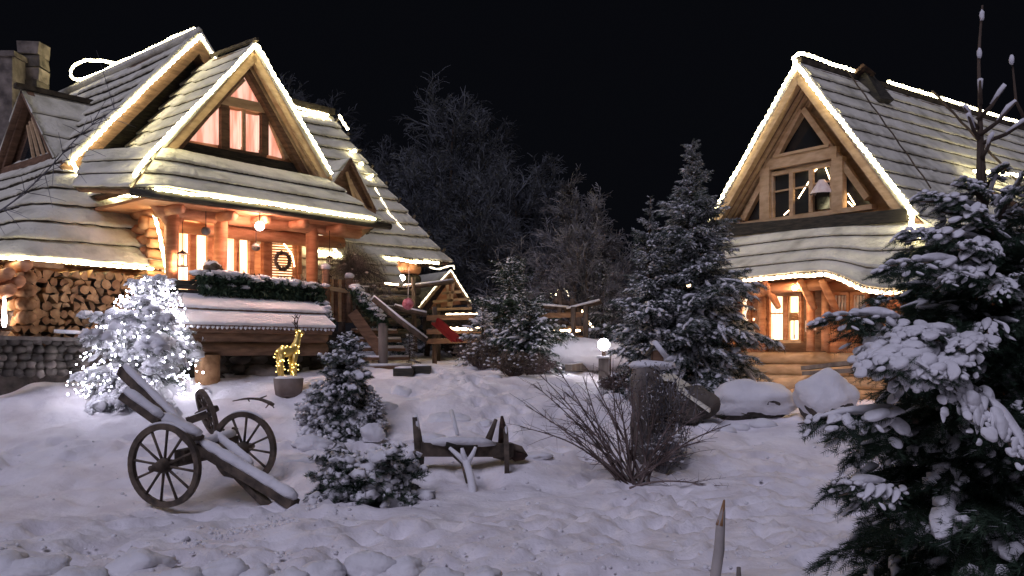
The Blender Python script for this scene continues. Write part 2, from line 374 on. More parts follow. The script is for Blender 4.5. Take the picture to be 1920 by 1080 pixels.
def bush(name, base, w, h, label, seed, stems=40, leaf=600, lsize=.02, stemmat=None, leafmat=None, snow=60, weep=False, cat='shrub', group=None, depth=None):
    r = random.Random(seed); root = thing(name, base, label, cat, group); b = V(base); m = M(); sn = M(); P = []; dp = depth or w
    for i in range(stems):
        a = r.uniform(0, 6.28); rr = r.random()**.5
        e = b+V((math.cos(a)*w/2*rr, math.sin(a)*dp/2*rr, h*(1-.5*rr*rr)*r.uniform(.6, 1.05)))
        st = b+V((math.cos(a)*w*.08, math.sin(a)*w*.08, -.02)); mid = st.lerp(e, .5)+V((0, 0, h*.12))
        pts = [st, mid, e]
        if weep: e2 = e+V((math.cos(a)*w*.12, math.sin(a)*w*.1, -h*r.uniform(.2, .6))); pts = [st, b+V((0, 0, h*.7)), e, e2]
        m.tube(pts, [.006+h*.004, .005, .003]+([.002] if weep else []), 4, cap=False)
        for j in range(5):
            u = r.uniform(.25, 1)*(len(pts)-1); k = min(int(u), len(pts)-2); q = pts[k].lerp(pts[k+1], u-k)
            q2 = q+V((r.gauss(0, .12), r.gauss(0, .12), r.uniform(-.1, .15) if not weep else -r.random()*.25))*max(w, h)*.8
            m.tube([q, q2], [.0035, .0015], 3, cap=False)
            for _ in range(leaf//(stems*5)+1): P.append(q.lerp(q2, r.random())+V((r.gauss(0, .01), r.gauss(0, .01), r.gauss(0, .01))))
            if r.random() < snow/(stems*5.):
                sn.blob(q2+V((0, 0, .01)), V((.034, .028, .016))*r.uniform(.5, 1.3)*min(1.1, h+.4), j, 6, 4, .3)
    m.build('stems', stemmat or TWIG, root)
    if P and leaf: v = leafcloud(P, lsize, r); npmesh('leaves', v, np.arange(len(v)).reshape(-1, 3), leafmat or LEAFB, root)
    if sn.v: sn.build('snow_cover', SNOW, root, True, kind='stuff')
    return root

# ------------------------------------------------------------------ house frames
class Frame:
    def __init__(s, o, a, b, sc): s.o = V((o[0], o[1], 0)); s.a = V((a[0], a[1], 0)); s.b = V((b[0], b[1], 0)); s.s = sc
    def w(s, a, b, z): p = s.o*s.s+(s.a*a+s.b*b)*s.s; return V((p.x, p.y, CAMZ+(z-CAMZ)*s.s))
    def at(s, px, py, b):                            # where a measured point meets the wall plane b
        k = (px-960)/FPX; X0 = s.o.x+s.b.x*b; Y0 = s.o.y+s.b.y*b; a = (k*Y0-X0)/(s.a.x-k*s.a.y); Y = Y0+s.a.y*a
        return s.w(a, b, CAMZ-(py-HY)/FPX*Y)
    def at_a(s, px, py, a):
        k = (px-960)/FPX; X0 = s.o.x+s.a.x*a; Y0 = s.o.y+s.a.y*a; b = (k*Y0-X0)/(s.b.x-k*s.b.y); Y = Y0+s.b.y*b
        return s.w(a, b, CAMZ-(py-HY)/FPX*Y)
th = math.atan2(1540, 1700); LH = Frame((-5.1, 15.5), (math.sin(th), math.cos(th)), (-math.cos(th), math.sin(th)), 1.12)
th = math.atan2(1260, 1700); RH = Frame((6.26, 19), (-math.sin(th), math.cos(th)), (math.cos(th), math.sin(th)), 1.0)
UP = V((0, 0, 1))
def resample(pl, n):
    pl = [V(p) for p in pl]; L = [0]
    for i in range(len(pl)-1): L.append(L[-1]+(pl[i+1]-pl[i]).length)
    out = []; T = L[-1] or 1
    for k in range(n):
        t = T*k/(n-1); i = 0
        while i < len(pl)-2 and L[i+1] < t: i += 1
        out.append(pl[i].lerp(pl[i+1], (t-L[i])/max(1e-9, L[i+1]-L[i])))
    return out
def smoothline(pl, n, it=6):
    p = resample(pl, n)
    for _ in range(it): p = [p[0]]+[(p[i-1]+p[i]*2+p[i+1])/4 for i in range(1, n-1)]+[p[-1]]
    return p
def courses(parent, lines, seed=0, lift=.075, nrm=None, mats=None, n=None, rough=1., name='shingle_course', teeth=True, deck=.10, deckmat=None):
    """overlapping shingle courses under snow; lines run from ridge to eave"""
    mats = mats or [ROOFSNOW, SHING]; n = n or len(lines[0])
    if n >= 30: n = int(n*1.9)
    lines = [resample(l, n) if len(l) != n else [V(p) for p in l] for l in lines]
    def nor(k, i):
        k2 = min(k, len(lines)-2); i2 = min(i, n-2)
        a = lines[k2][i2+1]-lines[k2][i2]
        if a.length < 1e-4: a = lines[k2+1][i2+1]-lines[k2+1][i2]
        b = lines[k2+1][i2]-lines[k2][i2]; c = a.cross(b)
        if c.z < 0: c = -c
        if c.length < 1e-9: return V((0, 0, 1))
        return c.normalized()
    out = []
    for k in range(len(lines)-1):
        m = M(); R = 9; vs = []
        for i in range(n):
            A = lines[k][i]; B = lines[k+1][i]; N = nor(k, i); dn = (B-A); L = dn.length; dn = dn.normalized() if L > 1e-6 else V((0, 0, -1))
            s1 = noise.noise(V((A.x*3.1+seed, A.y*3.1, k*7.7))); s2 = noise.noise(V((B.x*9+seed, B.y*9, k*3.3)))+.8*noise.noise(V((B.x*23+seed, B.y*23, k*1.3)))
            ov = L*.04+.03+(.006*s1+.013*s2+random.uniform(-.013, .013))*rough; lf = lift*.8*(1+.16*s1+.30*s2*rough)
            prof = [(0, .012), (.10, .02), (.30, .30*lf+.012), (.93, .93*lf+.012)]
            for t, h in prof:
                h += (.007*noise.noise(V((A.x*2+t*5, A.y*2, k+seed)))+.009*noise.noise(V((A.x*7+t*3, A.y*7, k+seed))))*rough
                vs.append(A.lerp(B, t)+N*h)
            P = B+dn*ov
            vs.append(P-dn*.012+N*(lf+.012)); vs.append(P+N*(lf*.72)); vs.append(P-dn*.012+N*(lf*.42)); vs.append(P-dn*.02-N*.005)
            vs.append(A.lerp(B, .9)-N*.008)
        fs = []; ms = []
        for i in range(n-1):
            for j in range(R-1):
                fs.append((i*R+j, i*R+j+1, (i+1)*R+j+1, (i+1)*R+j)); ms.append(0 if j < 5 else 1)
        fs += [tuple(range(R-1)), tuple((n-1)*R+j for j in range(R-2, -1, -1))]; ms += [0, 0]
        m.add(vs, fs, ms); out.append(m.build(name, mats, parent, True))
    if teeth:                                        # shingle tips along the eave
        m = M(); l = lines[-1]; pr = lines[-2]
        tot = sum((l[i+1]-l[i]).length for i in range(n-1)); c = max(4, int(tot/.085)); rs = resample(l, c+1); rp = resample(pr, c+1)
        for i in range(c):
            p = rs[i]; q = rs[i+1]; dn = (p-rp[i]).normalized(); s = random.uniform(.05, .10); N = (q-p).cross(dn).normalized()
            if N.z < 0: N = -N
            e = q-p
            m.add([p+e*.06-dn*.1+N*.03, q-e*.06-dn*.1+N*.03, q-e*.1+dn*s*.6+N*.03, p+e*.5+dn*(s+.03)+N*.03, p+e*.1+dn*s*.6+N*.03,
                   p+e*.06-dn*.1, q-e*.06-dn*.1, q-e*.1+dn*s*.6, p+e*.5+dn*(s+.03), p+e*.1+dn*s*.6],
                  [(0, 1, 2, 3, 4), (9, 8, 7, 6, 5), (1, 6, 7, 2), (2, 7, 8, 3), (3, 8, 9, 4), (4, 9, 5, 0)], [0, 1, 1, 0, 0, 1])
        m.build('shingle_tips', mats, parent, kind='stuff')
    if deck:
        m = M(); K = len(lines); vs = []
        for k in range(K):
            for i in range(n): vs.append(lines[k][i]-nor(k, i)*.02)
        for k in range(K):
            for i in range(n): vs.append(lines[k][i]-nor(k, i)*(.02+deck))
        o = K*n; fs = []
        for k in range(K-1):
            for i in range(n-1):
                fs.append((k*n+i, k*n+i+1, (k+1)*n+i+1, (k+1)*n+i)); fs.append((o+k*n+i, o+(k+1)*n+i, o+(k+1)*n+i+1, o+k*n+i+1))
        for i in range(n-1):
            fs += [(i, o+i, o+i+1, i+1), ((K-1)*n+i, (K-1)*n+i+1, o+(K-1)*n+i+1, o+(K-1)*n+i)]
        for k in range(K-1):
            fs += [(k*n, (k+1)*n, o+(k+1)*n, o+k*n), (k*n+n-1, o+k*n+n-1, o+(k+1)*n+n-1, (k+1)*n+n-1)]
        m.add(vs, fs); m.build('roof_boarding', deckmat or LOGD, parent, True)
    return out
def lerplines(top, bot, k, n, ease=None):
    T = resample(top, n); B = resample(bot, n)
    return [[T[i].lerp(B[i], (j/k if not ease else ease(j/k))) for i in range(n)] for j in range(k+1)]
def rope(path, label, r=.026, m=None, bumps=True, name='light_rope', group=None, cat='rope light', wav=.02):
    pl = [V(p) for p in path]; L = sum((pl[i+1]-pl[i]).length for i in range(len(pl)-1)); n = max(4, int(L/.07)); p = resample(pl, n)
    p = [q+V((noise.noise(q*2.1), noise.noise(q*2.1+V((5, 0, 0))), noise.noise(q*2.7+V((0, 5, 0)))))*wav for q in p]
    mm = M(); mm.tube(p, [r*(1+(.38 if i % 2 else -.25)*(1 if bumps else .2)+random.uniform(-.12, .12)) for i in range(n)], 6)
    o = mm.build(name, m or ROPE, None, True); return tag(o, label, cat, group)
def logrow(parent, p0, p1, r, m, name='log', n=9, snow=False):
    b = M(); k = 7; pts = [p0.lerp(p1, i/(k-1))+V((0, 0, random.uniform(-.01, .01))) for i in range(k)]
    b.tube(pts, [r*random.uniform(.94, 1.05) for _ in range(k)], n, wob=.02); return b.build(name, m, parent, True)

# ================================================================== LEFT CHALET
HL = thing('timber_chalet', LH.w(.7, 1.5, 1.2), 'large timber chalet with steep snowy shingle roofs and glowing porch, on the left', 'house')
w = LH.w; at = LH.at
def part(name, parent): o = D.objects.new(name, None); o.empty_display_size = .1; COL.objects.link(o); o.parent = parent; return o
def sag(t): return t*(1.06-.06*t)
# side slope of the big gable and the front skirt, wrapped round one hip
roofA = part('main_roof', HL)
K = 14; lines = []
for k in range(K+1):
    t = k/K; z = 7.50-(7.50-3.0)*(t**1.0); 
    def A_(z): return (.55-(7.50-z)/1.19) if z > 4.84 else (-1.78-(4.84-z)/1.17)
    a = A_(z); pts = [w(a-.0, bb, z+.03*math.sin(bb*1.3)) for bb in (12, 9, 7, 5.5, 4, 3)]
    if z > 4.9: pts += [w(a, 1.52, z)]
    else:
        f = (4.84-z)/1.84; bh = 1.52-1.52*f
        pts += [w(a, bh+.35, z), w(a+.12, bh+.04, z-.01), w(a+.6, bh, z), w(-1.0, bh, z), w(-.85+.1*f, bh, z)]
    lines.append(smoothline(pts, 70, 2))
courses(roofA, lines, 3, lift=.10, n=70, teeth=True, rough=1.3)
# hidden right slope of the big gable
courses(roofA, lerplines([w(.55, 1.52, 7.50), w(.55, 9, 7.50)], [w(3.2, 1.52, 4.4), w(3.2, 9, 4.4)], 6, 12), 5, teeth=False)
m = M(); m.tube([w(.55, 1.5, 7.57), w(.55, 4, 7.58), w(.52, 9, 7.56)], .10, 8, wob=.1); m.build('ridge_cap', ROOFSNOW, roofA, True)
# verge boards of the big gable, with snow
for (a0, z0, a1, z1) in ((.55, 7.36, -1.85, 4.60), (.55, 7.36, 2.1, 5.5)):
    m = M(); m.beam(w(a0, 1.50, z0), w(a1, 1.50, z1), .07, .30); m.build('verge_board', LOGD, roofA)
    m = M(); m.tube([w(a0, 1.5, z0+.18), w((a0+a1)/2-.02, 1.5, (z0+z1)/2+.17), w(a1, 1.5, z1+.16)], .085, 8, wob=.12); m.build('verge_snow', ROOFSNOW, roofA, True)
m = M(); m.poly([w(.55, 1.9, 7.2), w(-2.0, 1.9, 4.3), w(-2.3, 1.9, 3.6), w(-.2, 1.9, 3.0), w(3, 1.9, 3), w(3, 1.9, 4.6)], LH.b*.1); m.build('gable_wall', DARKW, HL)
# front gable B
roofB = part('front_gable_roof', HL)
Bl = [w(.78, 0, 7.05), w(.78, 1.7, 7.12)]
ll = []
for k in range(12):
    t = k/11; z = 7.06-t*2.9
    a = .78-(7.06-z)/1.27 if z > 4.95 else .78-2.11/1.27-(4.95-z)/1.0
    f0 = 0 if z > 4.95 else (4.95-z)*-.3
    ll.append([w(a, f0+(1.75-f0)*i/17, z+(.04 if i > 12 else 0)) for i in range(18)])
courses(roofB, ll, 9, lift=.07, teeth=False)
courses(roofB, lerplines([w(.78, 0, 7.06), w(.78, 2.2, 7.10)], [w(2.42, 0, 4.92), w(2.5, 2.2, 4.9)], 9, 12), 11, teeth=False)
m = M(); m.beam(w(.78, -.12, 7.13), w(.78, 1.7, 7.18), .07, .06); m.build('ridge_board', SHING, roofB)
for (a0, z0, a1, z1) in ((.78, 6.95, -.93, 4.86), (.80, 6.95, 2.40, 4.86)):
    m = M(); m.beam(w(a0, .02, z0-.06), w(a1, .02, z1-.03), .06, .24); m.build('verge_board', LOGP, roofB)
    m = M(); m.beam(w(a0, .30, z0-.22), w(a1*.86+.1, .30, z1+.0), .16, .20); m.build('rafter', LOGD, roofB)
    sg = 1 if a1 > 0 else -1
    for q in range(3):
        m = M(); m.beam(w(a0, .1+.14*q, z0-.14-.03*q), w(a1-sg*.12, .1+.14*q, z1-.08), .10, .05); m.build('soffit_board', LOGP, roofB)
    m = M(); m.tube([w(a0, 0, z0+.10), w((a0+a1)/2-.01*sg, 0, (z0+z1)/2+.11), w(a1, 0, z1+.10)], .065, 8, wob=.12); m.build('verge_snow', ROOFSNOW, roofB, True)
# gable window wall at b=.5
g = part('gable_window', HL); bq = .46
def bar(p, q, wd, dp, mt, nm, par): mm = M(); mm.beam(p, q, dp, wd); return mm.build(nm, mt, par)
def vbar(p, q, wd, dp, mt, nm, par, X=None):
    X = X or LH.a; mm = M(); Y = UP.cross(X); c = (p+q)/2
    mm.box(c, (wd, dp, abs(q.z-p.z)), (X, Y, UP)); return mm.build(nm, mt, par)
apx = at(462, 138, bq); tl = at(424, 185, bq); tr = at(492, 199, bq)
m = M(); m.poly([apx+V((0, 0, -.05)), tl+V((0, 0, .03)), tr+V((0, 0, .03))], LH.b*.03); m.build('lit_pane', LITP, g)
bl = at(350, 268, bq); br = at(548, 305, bq)
m = M(); m.poly([at(412, 200, bq), at(352, 262, bq), at(412, 272, bq)], LH.b*.03); m.build('lit_pane', LITP, g)
for (x0, x1, yt, yb) in ((428, 453, 205, 276), (459, 487, 213, 282)):
    m = M(); m.poly([at(x0, yt, bq), at(x1, yt+5, bq), at(x1, yb+4, bq), at(x0, yb, bq)], LH.b*.03); m.build('lit_pane', LITP, g)
    for q in range(2):
        mm = M(); xx = x0+3+(x1-x0-6)*q
        for j in range(3): mm.tube([at(xx+j*3-3, yt+4, bq-.0)-LH.b*.02, at(xx+j*3-2, (yt+yb)/2, bq)-LH.b*.02, at(xx+j*2-2, yb, bq)-LH.b*.02], .016, 5)
        mm.build('curtain', LITP, g, True)
m = M(); m.poly([at(503, 225, bq), at(503, 290, bq), at(532, 297, bq)], LH.b*.03); m.build('lit_pane', LITP, g)
# frame members
bar(at(408, 186, bq-.06), at(508, 207, bq-.06), .19, .12, LOGP, 'crossbeam', g)
for px in (419, 494): vbar(at(px, 190, bq-.04), at(px, 290, bq-.04), .16, .14, LOGD, 'post', g)
vbar(at(456, 205, bq-.03), at(456, 285, bq-.03), .07, .08, LOGP, 'mullion', g)
for px in (427, 488): vbar(at(px, 203, bq-.03), at(px, 284, bq-.03), .05, .08, LOGD, 'window_frame', g)
bar(at(425, 281, bq-.05), at(497, 293, bq-.05), .06, .12, LOGD, 'sill', g)
bar(at(330, 274, bq-.02), at(590, 325, bq-.02), .20, .2, DARKW, 'sill_board', HL)
m = M(); m.poly([w(.78, .56, 6.9), w(-.85, .56, 4.7), w(2.45, .56, 4.7)], LH.b*.06); m.build('gable_boarding', LOGP, HL)
for (q0, q1) in (((455, 148), (342, 262)), ((470, 148), (548, 300)), ((503, 215), (536, 298))):
    bar(at(*q0, bq-.03), at(*q1, bq-.03), .11, .1, LOGP, 'inner_rafter', g)
# pent roof G over the porch
roofG = part('pent_roof', HL)
top = [w(-.90, .02, 4.98), w(.8, .05, 4.93), w(2.34, .02, 4.90)]; bot = [w(-1.85, -1.0, 4.05), w(-1.4, -1.05, 4.10), w(.6, -1.06, 4.08), w(2.78, -1.0, 4.06)]
courses(roofG, lerplines(top, bot, 3, 60), 21, lift=.085, rough=.7)
courses(roofG, lerplines([w(-1.75, .9, 4.9), w(-.90, .02, 4.98)], [w(-2.15, .4, 4.2), w(-1.9, -1.0, 4.05)], 3, 14), 23, teeth=False)
courses(roofG, lerplines([w(2.34, .02, 4.90), w(2.9, .9, 4.8)], [w(2.80, -1.0, 4.05), w(3.6, .4, 4.0)], 3, 14), 24, teeth=False)
m = M(); m.tube([w(-1.95, -1.1, 3.98), w(.5, -1.14, 3.96), w(3.0, -1.08, 3.95)], .07, 8); m.build('gutter', DARKW, HL, True)
m = M(); m.box((w(.5, -.1, 3.93)), (4.4*1.12, 1.9*1.12, .05), (LH.a, LH.b, UP)); m.build('porch_ceiling', LOG, HL)
# porch
porch = part('porch', HL)
for i, px in enumerate((322, 414, 585)):
    m = M(); p = at(px, 385, -.45); q = V((p.x, p.y, w(0, 0, 2.0).z)); m.tube([q, q.lerp(p, .4), p+V((0, 0, .1))], [.13, .115, .14], 10, wob=.03)
    m.build('post', LOG, porch, True)
    for sd in (-1, 1):                                  # curved braces
        m = M(); pts = [p+V((0, 0, -.45)), p+LH.a*(.16*sd)+V((0, 0, -.18)), p+LH.a*(.48*sd)+V((0, 0, .12))]
        m.tube(smoothline(pts, 7, 2), [.05, .07, .08, .085, .08, .075, .06], 8); m.build('brace', LOG, porch, True)
for z_, nm in ((3.86, 'lintel_log'), (3.70, 'lintel_log')): logrow(porch, w(-1.25, -.45 if z_ > 3.8 else .05, z_), w(2.75, -.45 if z_ > 3.8 else .05, z_), .13, LOG, nm, 10)
for a_ in (-1.1, -.2, .45, 1.2, 2.0):
    p = w(a_, -.95, 3.84); q = w(a_, .6, 3.9); logrow(porch, p, q, .10, LOG, 'rafter_log', 9)
# porch front glazed wall at b=.1 with bright interior
m = M(); m.poly([w(-.75, .62, 2.0), w(2.35, .62, 2.0), w(2.35, .62, 3.95), w(-.75, .62, 3.95)], LH.b*.1); m.build('porch_back_wall', LOG, porch)
gl = part('porch_glazing', HL); by = .30
for (x0, x1, yt, yb, mt) in ((330, 352, 418, 520, LITB), (368, 388, 422, 522, LITC), (420, 441, 440, 525, LITB), (447, 468, 448, 526, LITC)):
    m = M(); m.poly([at(x0, yt, by), at(x1, yt+2, by), at(x1, yb+25, by), at(x0, yb+25, by)], LH.b*.02); m.build('glass_panel', mt, gl)
for px in (325, 358, 363, 392, 444, 470, 496, 500, 560):
    vbar(at(px, 405, by-.05), at(px, 555, by-.05), random.uniform(.07, .11), .1, LOG, 'upright', gl)
bar(at(325, 412, by-.06), at(565, 440, by-.06), .10, .12, LOG, 'top_rail', gl)
# shutter-like slatted door with wreath
dr = part('slatted_door', HL)
m = M(); m.poly([at(506, 445, by), at(552, 450, by), at(552, 545, by), at(506, 542, by)], LH.b*.02); m.build('door_backing', LITC, dr)
for i in range(17):
    y = 452+i*5; bar(at(508, y, by-.02), at(550, y+2.2, by-.02), .035, .03, CUT, 'slat', dr)
for px in (506, 552): vbar(at(px, 445, by-.03), at(px, 550, by-.03), .07, .07, LOG, 'door_stile', dr)
bar(at(504, 446, by-.03), at(554, 451, by-.03), .06, .06, LOG, 'door_rail', dr)
def wreath(c, R, X, label, mats):
    t = thing('wreath', c, label, 'wreath'); m = M(); r = random.Random(4)
    m.tube([c+X*(R*math.cos(q/14*6.283))+UP*(R*math.sin(q/14*6.283)) for q in range(15)], R*.22, 7, wob=.25); m.build('ring', TWIGD, t, True)
    P = [c+X*(R*math.cos(a)*(1+r.gauss(0, .15)))+UP*(R*math.sin(a)*(1+r.gauss(0, .15)))+V((r.gauss(0, .02), -.03+r.gauss(0, .02), 0)) for a in [r.uniform(0, 6.28) for _ in range(260)]]
    v = leafcloud(P, .035, r); npmesh('leaves', v, np.arange(len(v)).reshape(-1, 3), mats, t)
wreath(at(530, 489, by-.12), .17, LH.a, 'round wreath of dark leaves hanging on the slatted porch door', LEAFB)
# low porch left side wall: end logs (yellow lit) beside the post
for i in range(9):
    z_ = 2.35+i*.17
    logrow(HL, w(-1.18, -.05+.05*(i % 2), z_), w(-.72, -.05+.05*(i % 2), z_), .085, LOG, 'wall_log', 9)
for i in range(8): logrow(HL, w(-1.12, .1, 2.3+i*.19), w(-1.12, 1.5, 2.3+i*.19), .1, LOG, 'wall_log', 9)
# wall of logs on the far left under the eave
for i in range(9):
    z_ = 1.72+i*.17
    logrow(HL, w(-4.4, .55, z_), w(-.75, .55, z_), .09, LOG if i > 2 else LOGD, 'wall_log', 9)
for (px, py, L_) in ((38, 500, .9), (5, 515, .7), (8, 545, .6), (25, 530, .7)):
    p = at(px, py, -.15); m = M(); m.tube([p+LH.b*.4, p+LH.b*.1-UP*.02, p-LH.b*.2, p-LH.b*.32+UP*.02], [.12, .11, .1, .085], 9, wob=.05); m.build('corner_log', LOG, HL, True)
p0 = at(40, 493, -.12); m = M(); m.beam(p0, p0+LH.a*.62-UP*.02, .22, .09); m.build('snowy_bracket', CUT, HL)

# dormer on the left slope
dl = part('side_dormer', HL); ad = -1.45
def wd(b, z, a=ad): return w(a, b, z)
m = M(); m.poly([wd(3.0, 5.15, ad+.12), wd(5.5, 5.25, ad+.12), wd(4.2, 6.45, ad+.12)], LH.a*.08); m.build('dormer_front', LOGD, dl)
m = M(); m.poly([wd(3.5, 5.32, ad+.08), wd(4.9, 5.35, ad+.08), wd(4.15, 6.1, ad+.08)], LH.a*.04); m.build('dormer_pane', GLASSD, dl)
for (p, q) in ((wd(2.9, 5.1), wd(4.2, 6.5)), (wd(5.6, 5.1), wd(4.2, 6.5)), (wd(2.9, 5.15), wd(5.6, 5.2))): bar(p, q, .14, .14, LOGD, 'dormer_trim', dl)
for q in range(4): bar(wd(3.35+q*.25, 5.25, ad+.05), wd(4.05+q*.12, 6.1-q*.05, ad+.05), .05, .05, LOGP, 'dormer_slat', dl)
for sd, b1 in ((-1, 2.7), (1, 5.8)):
    l = [[w(ad-.15, 4.2, 6.55), w(ad+2.2, 4.2, 6.50)], [w(ad-.15, 4.2+(b1-4.2)*.5, 5.82), w(ad+1.3, 4.2+(b1-4.2)*.55, 5.78)], [w(ad-.15, b1, 5.08), w(ad+.15, b1+.1*sd, 5.05)]]
    ls = []
    for k in range(4):
        t = k/3; ls.append([w(ad-.15, 4.2+(b1-4.2)*t, 6.55-1.47*t).lerp(w(ad+2.1-2.0*t, 4.2+(b1-4.2)*t, 6.5-1.43*t), i/9) for i in range(10)])
    courses(dl, ls, 31+sd, lift=.06, teeth=False, deck=.04)
m = M(); m.beam(w(ad-.25, 4.2, 6.62), w(ad+2.0, 4.2, 6.55), .16, .10); m.build('dormer_ridge', SHING, dl)

# chimneys at the far left
m = M(); c = PX(62, 175, 22.5)
t = thing('stone_chimney', c-V((0, 0, 3)), 'tall stone chimney with flat top behind the side dormer', 'chimney')
for i in range(9):
    m = M(); m.box(c+V((random.uniform(-.02, .02), 0, -1.5+i*.32)), (.52, .52, .315), jit=.03); m.build('stone_block', STONE2 if i % 2 else STONE, t)
c = PX(12, 200, 22); t = thing('plastered_chimney', c-V((0, 0, 3)), 'pale plastered chimney stack cut by the left edge of view', 'chimney')
m = M(); m.box(c+V((0, 0, -.3)), (.62, .6, 2.9), jit=.05); m.build('stack', STONE, t)
m = M(); m.box(c+V((0, 0, 1.2)), (.75, .7, .12), jit=.02); m.build('cap', STONE, t)

# cross wing C to the right
roofC = part('wing_roof', HL); ls = []; K = 12
EL = [(2.9, 3.1, 7.05, 4.80), ]
def rowC(z):   # returns (b of roof plane, right end a)
    t = (7.05-z)/(7.05-3.6); b_ = 3.1-2.45*t; ar = 4.78+1.45*t**1.3; return b_, ar
for k in range(K+1):
    z = 7.05-(7.05-3.62)*k/K; b_, ar = rowC(z)
    a0 = 1.2
    ls.append([w(a0+(ar-a0)*i/39, b_, z-.05*math.sin(i/39*3.14)) for i in range(40)])
cs = courses(roofC, ls, 41, lift=.085, teeth=False, rough=1.2)
ls = []
for k in range(4):
    z = 3.62-.42*k/2; b_ = .65-.3*k/2; ls.append([w(1.9+(4.55-.05*k-1.9)*i/29, b_, z) for i in range(30)])
courses(roofC, ls, 43, lift=.07, teeth=True)
# hipped end and teeth on its eave
ls = []
for k in range(7):
    z = 7.05-3.43*k/6; b_, ar = rowC(z); ls.append([w(ar+.0, b_+.05, z).lerp(w(ar+.25+k*.12, 6.0+.2*k, z), i/9) for i in range(10)])
courses(roofC, ls, 45, teeth=False)
m = M()
pr = resample([at(720, 480, .62), at(828, 492, .62)], 24)
for i in range(23):
    p, q = pr[i], pr[i+1]; m.poly([p+UP*.03, q+UP*.03, (p+q)/2-UP*.09-LH.b*.05], -LH.b*.03)
m.build('shingle_tips', SHING, roofC, kind='stuff')
for k in range(9):
    z = 6.9-3.1*k/8; b_, ar = rowC(z); m = M(); m.box(w(ar+.02, b_, z)+V((0, 0, .07)), (.16, .13, .05), (V((.6, 0, .8)), V((0, 1, 0)), V((-.8, 0, .6))), jit=.02); m.build('verge_shingle', SHING, roofC)
m = M(); m.beam(w(2.0, 3.1, 7.16), w(4.8, 3.1, 7.16), .2, .16); m.build('ridge_cap', SHING, roofC)
# its little dormer
dc = part('wing_dormer', HL); bc = 1.05
ap = at(652, 303, bc); r0 = at(699, 398, bc); l0 = at(603, 372, bc)
m = M(); m.poly([ap, l0, r0], LH.b*.1); m.build('dormer_front', LOGD, dc)
for (p, q) in ((ap, l0), (ap, r0), (l0, r0)): bar(p-LH.b*.06, q-LH.b*.06, .10, .12, LOGD, 'dormer_trim', dc)
for q_ in range(3): bar(at(650+q_*6, 322+q_*14, bc-.1), at(668+q_*9, 385+q_*4, bc-.1), .05, .05, LOGP, 'dormer_slat', dc)
ls = [[(ap-LH.b*.12).lerp(l0-LH.b*.12, k/3).lerp((ap+LH.b*1.35).lerp(l0+LH.b*.1, k/3), i/9)+UP*.07 for i in range(10)] for k in range(4)]
courses(dc, ls, 51, lift=.06, teeth=False, deck=.04)
ls = [[(ap-LH.b*.12).lerp(r0-LH.b*.12, k/3).lerp((ap+LH.b*1.35).lerp(r0+LH.b*.1, k/3), i/9)+UP*.07 for i in range(10)] for k in range(4)]
courses(dc, ls, 52, lift=.06, teeth=False, deck=.04)
# under the wing eave: glowing log ends and wall
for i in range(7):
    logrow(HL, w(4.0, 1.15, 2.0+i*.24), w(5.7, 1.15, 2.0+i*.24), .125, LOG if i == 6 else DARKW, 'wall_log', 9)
for i, (px, py) in enumerate(((735, 492), (752, 497), (768, 499), (738, 503))):
    p = at(px, py, .95); m = M(); m.tube([p+LH.b*.3, p-LH.b*.15], [.13, .12], 9); m.build('log_end', LOG, HL, True)

# terrace in front of the porch
ter = thing('terrace', w(.3, -1, 1.2), 'dark timber terrace platform under the porch of the left chalet', 'terrace')
m = M(); m.box(w(.35, -.45, 1.9), (3.9*1.12, 1.1*1.12, .16), (LH.a, LH.b, UP)); m.build('deck', DARKW, ter)
for i in range(5):
    m = M(); m.box(w(.05, -1.02, 2.08+i*.145), (3.2*1.12, .05, .15), (LH.a, LH.b, UP)); m.build('front_plank', DARKW, ter)
for i in range(6):                                     # right lighter plank fence
    m = M(); p = at(607+i*7.5, 575, -.95); m.box(p+UP*.12, (.065, .035, .85), (LH.a, LH.b, UP)); m.build('fence_plank', LOGD if i % 2 else LOGP, ter)
for px, yt in ((655, 522), (611, 505)):
    p = at(px, yt, -1); m = M(); m.tube([p-UP*.9, p], [.075, .07], 8); m.build('newel_post', LOGD, ter, True); m = M(); m.blob(p+UP*.05, (.10, .10, .07), px, 10, 6); m.build('snow_cap', SNOW, ter, True)
bar(at(612, 540, -.98), at(655, 547, -.98), .08, .10, LOGP, 'handrail', ter)
bar(at(572, 533, -.9), at(690, 537, -.9), .03, .06, SNOW, 'snowy_rail', ter)
# dark base wall
m = M(); m.poly([w(-1.4, -.9, 1.1), w(1.9, -.9, 1.1), w(1.9, -.9, 2.0), w(-1.4, -.9, 2.0)], LH.b*.1); m.build('base_wall', DARKW, ter)
# staircase on the right with snow-covered treads
st = thing('garden_staircase', at(705, 690, -1.2), 'dark wooden steps with snowy treads leading up beside the terrace', 'stairs')
for i in range(5):
    p0 = at(668+i*7, 622+i*17, -1.0-.12*i); q0 = p0+LH.a*.95
    m = M(); m.box((p0+q0)/2, (1.0, .32, .06), (LH.a, LH.b, UP)); m.build('tread', LOGD, st)
    m = M(); m.box((p0+q0)/2+UP*.055, (.96, .28, .05), (LH.a, LH.b, UP), jit=.015); m.build('tread_snow', SNOW, st, True)
for (a_, b_) in (((660, 560), (720, 668)),):
    bar(at(a_[0], a_[1]+25, -1.2), at(b_[0], b_[1], -1.5), .22, .05, LOGD, 'stringer', st)
p = at(718, 606, -1.5); m = M(); m.tube([p, V((p.x, p.y, gz(p.x, p.y)-.1))], .10, 9, wob=.03); m.build('newel_post', GREYW, st, True)
bar(at(662, 530, -1.1), at(722, 608, -1.5), .07, .07, LOGD, 'handrail', st)

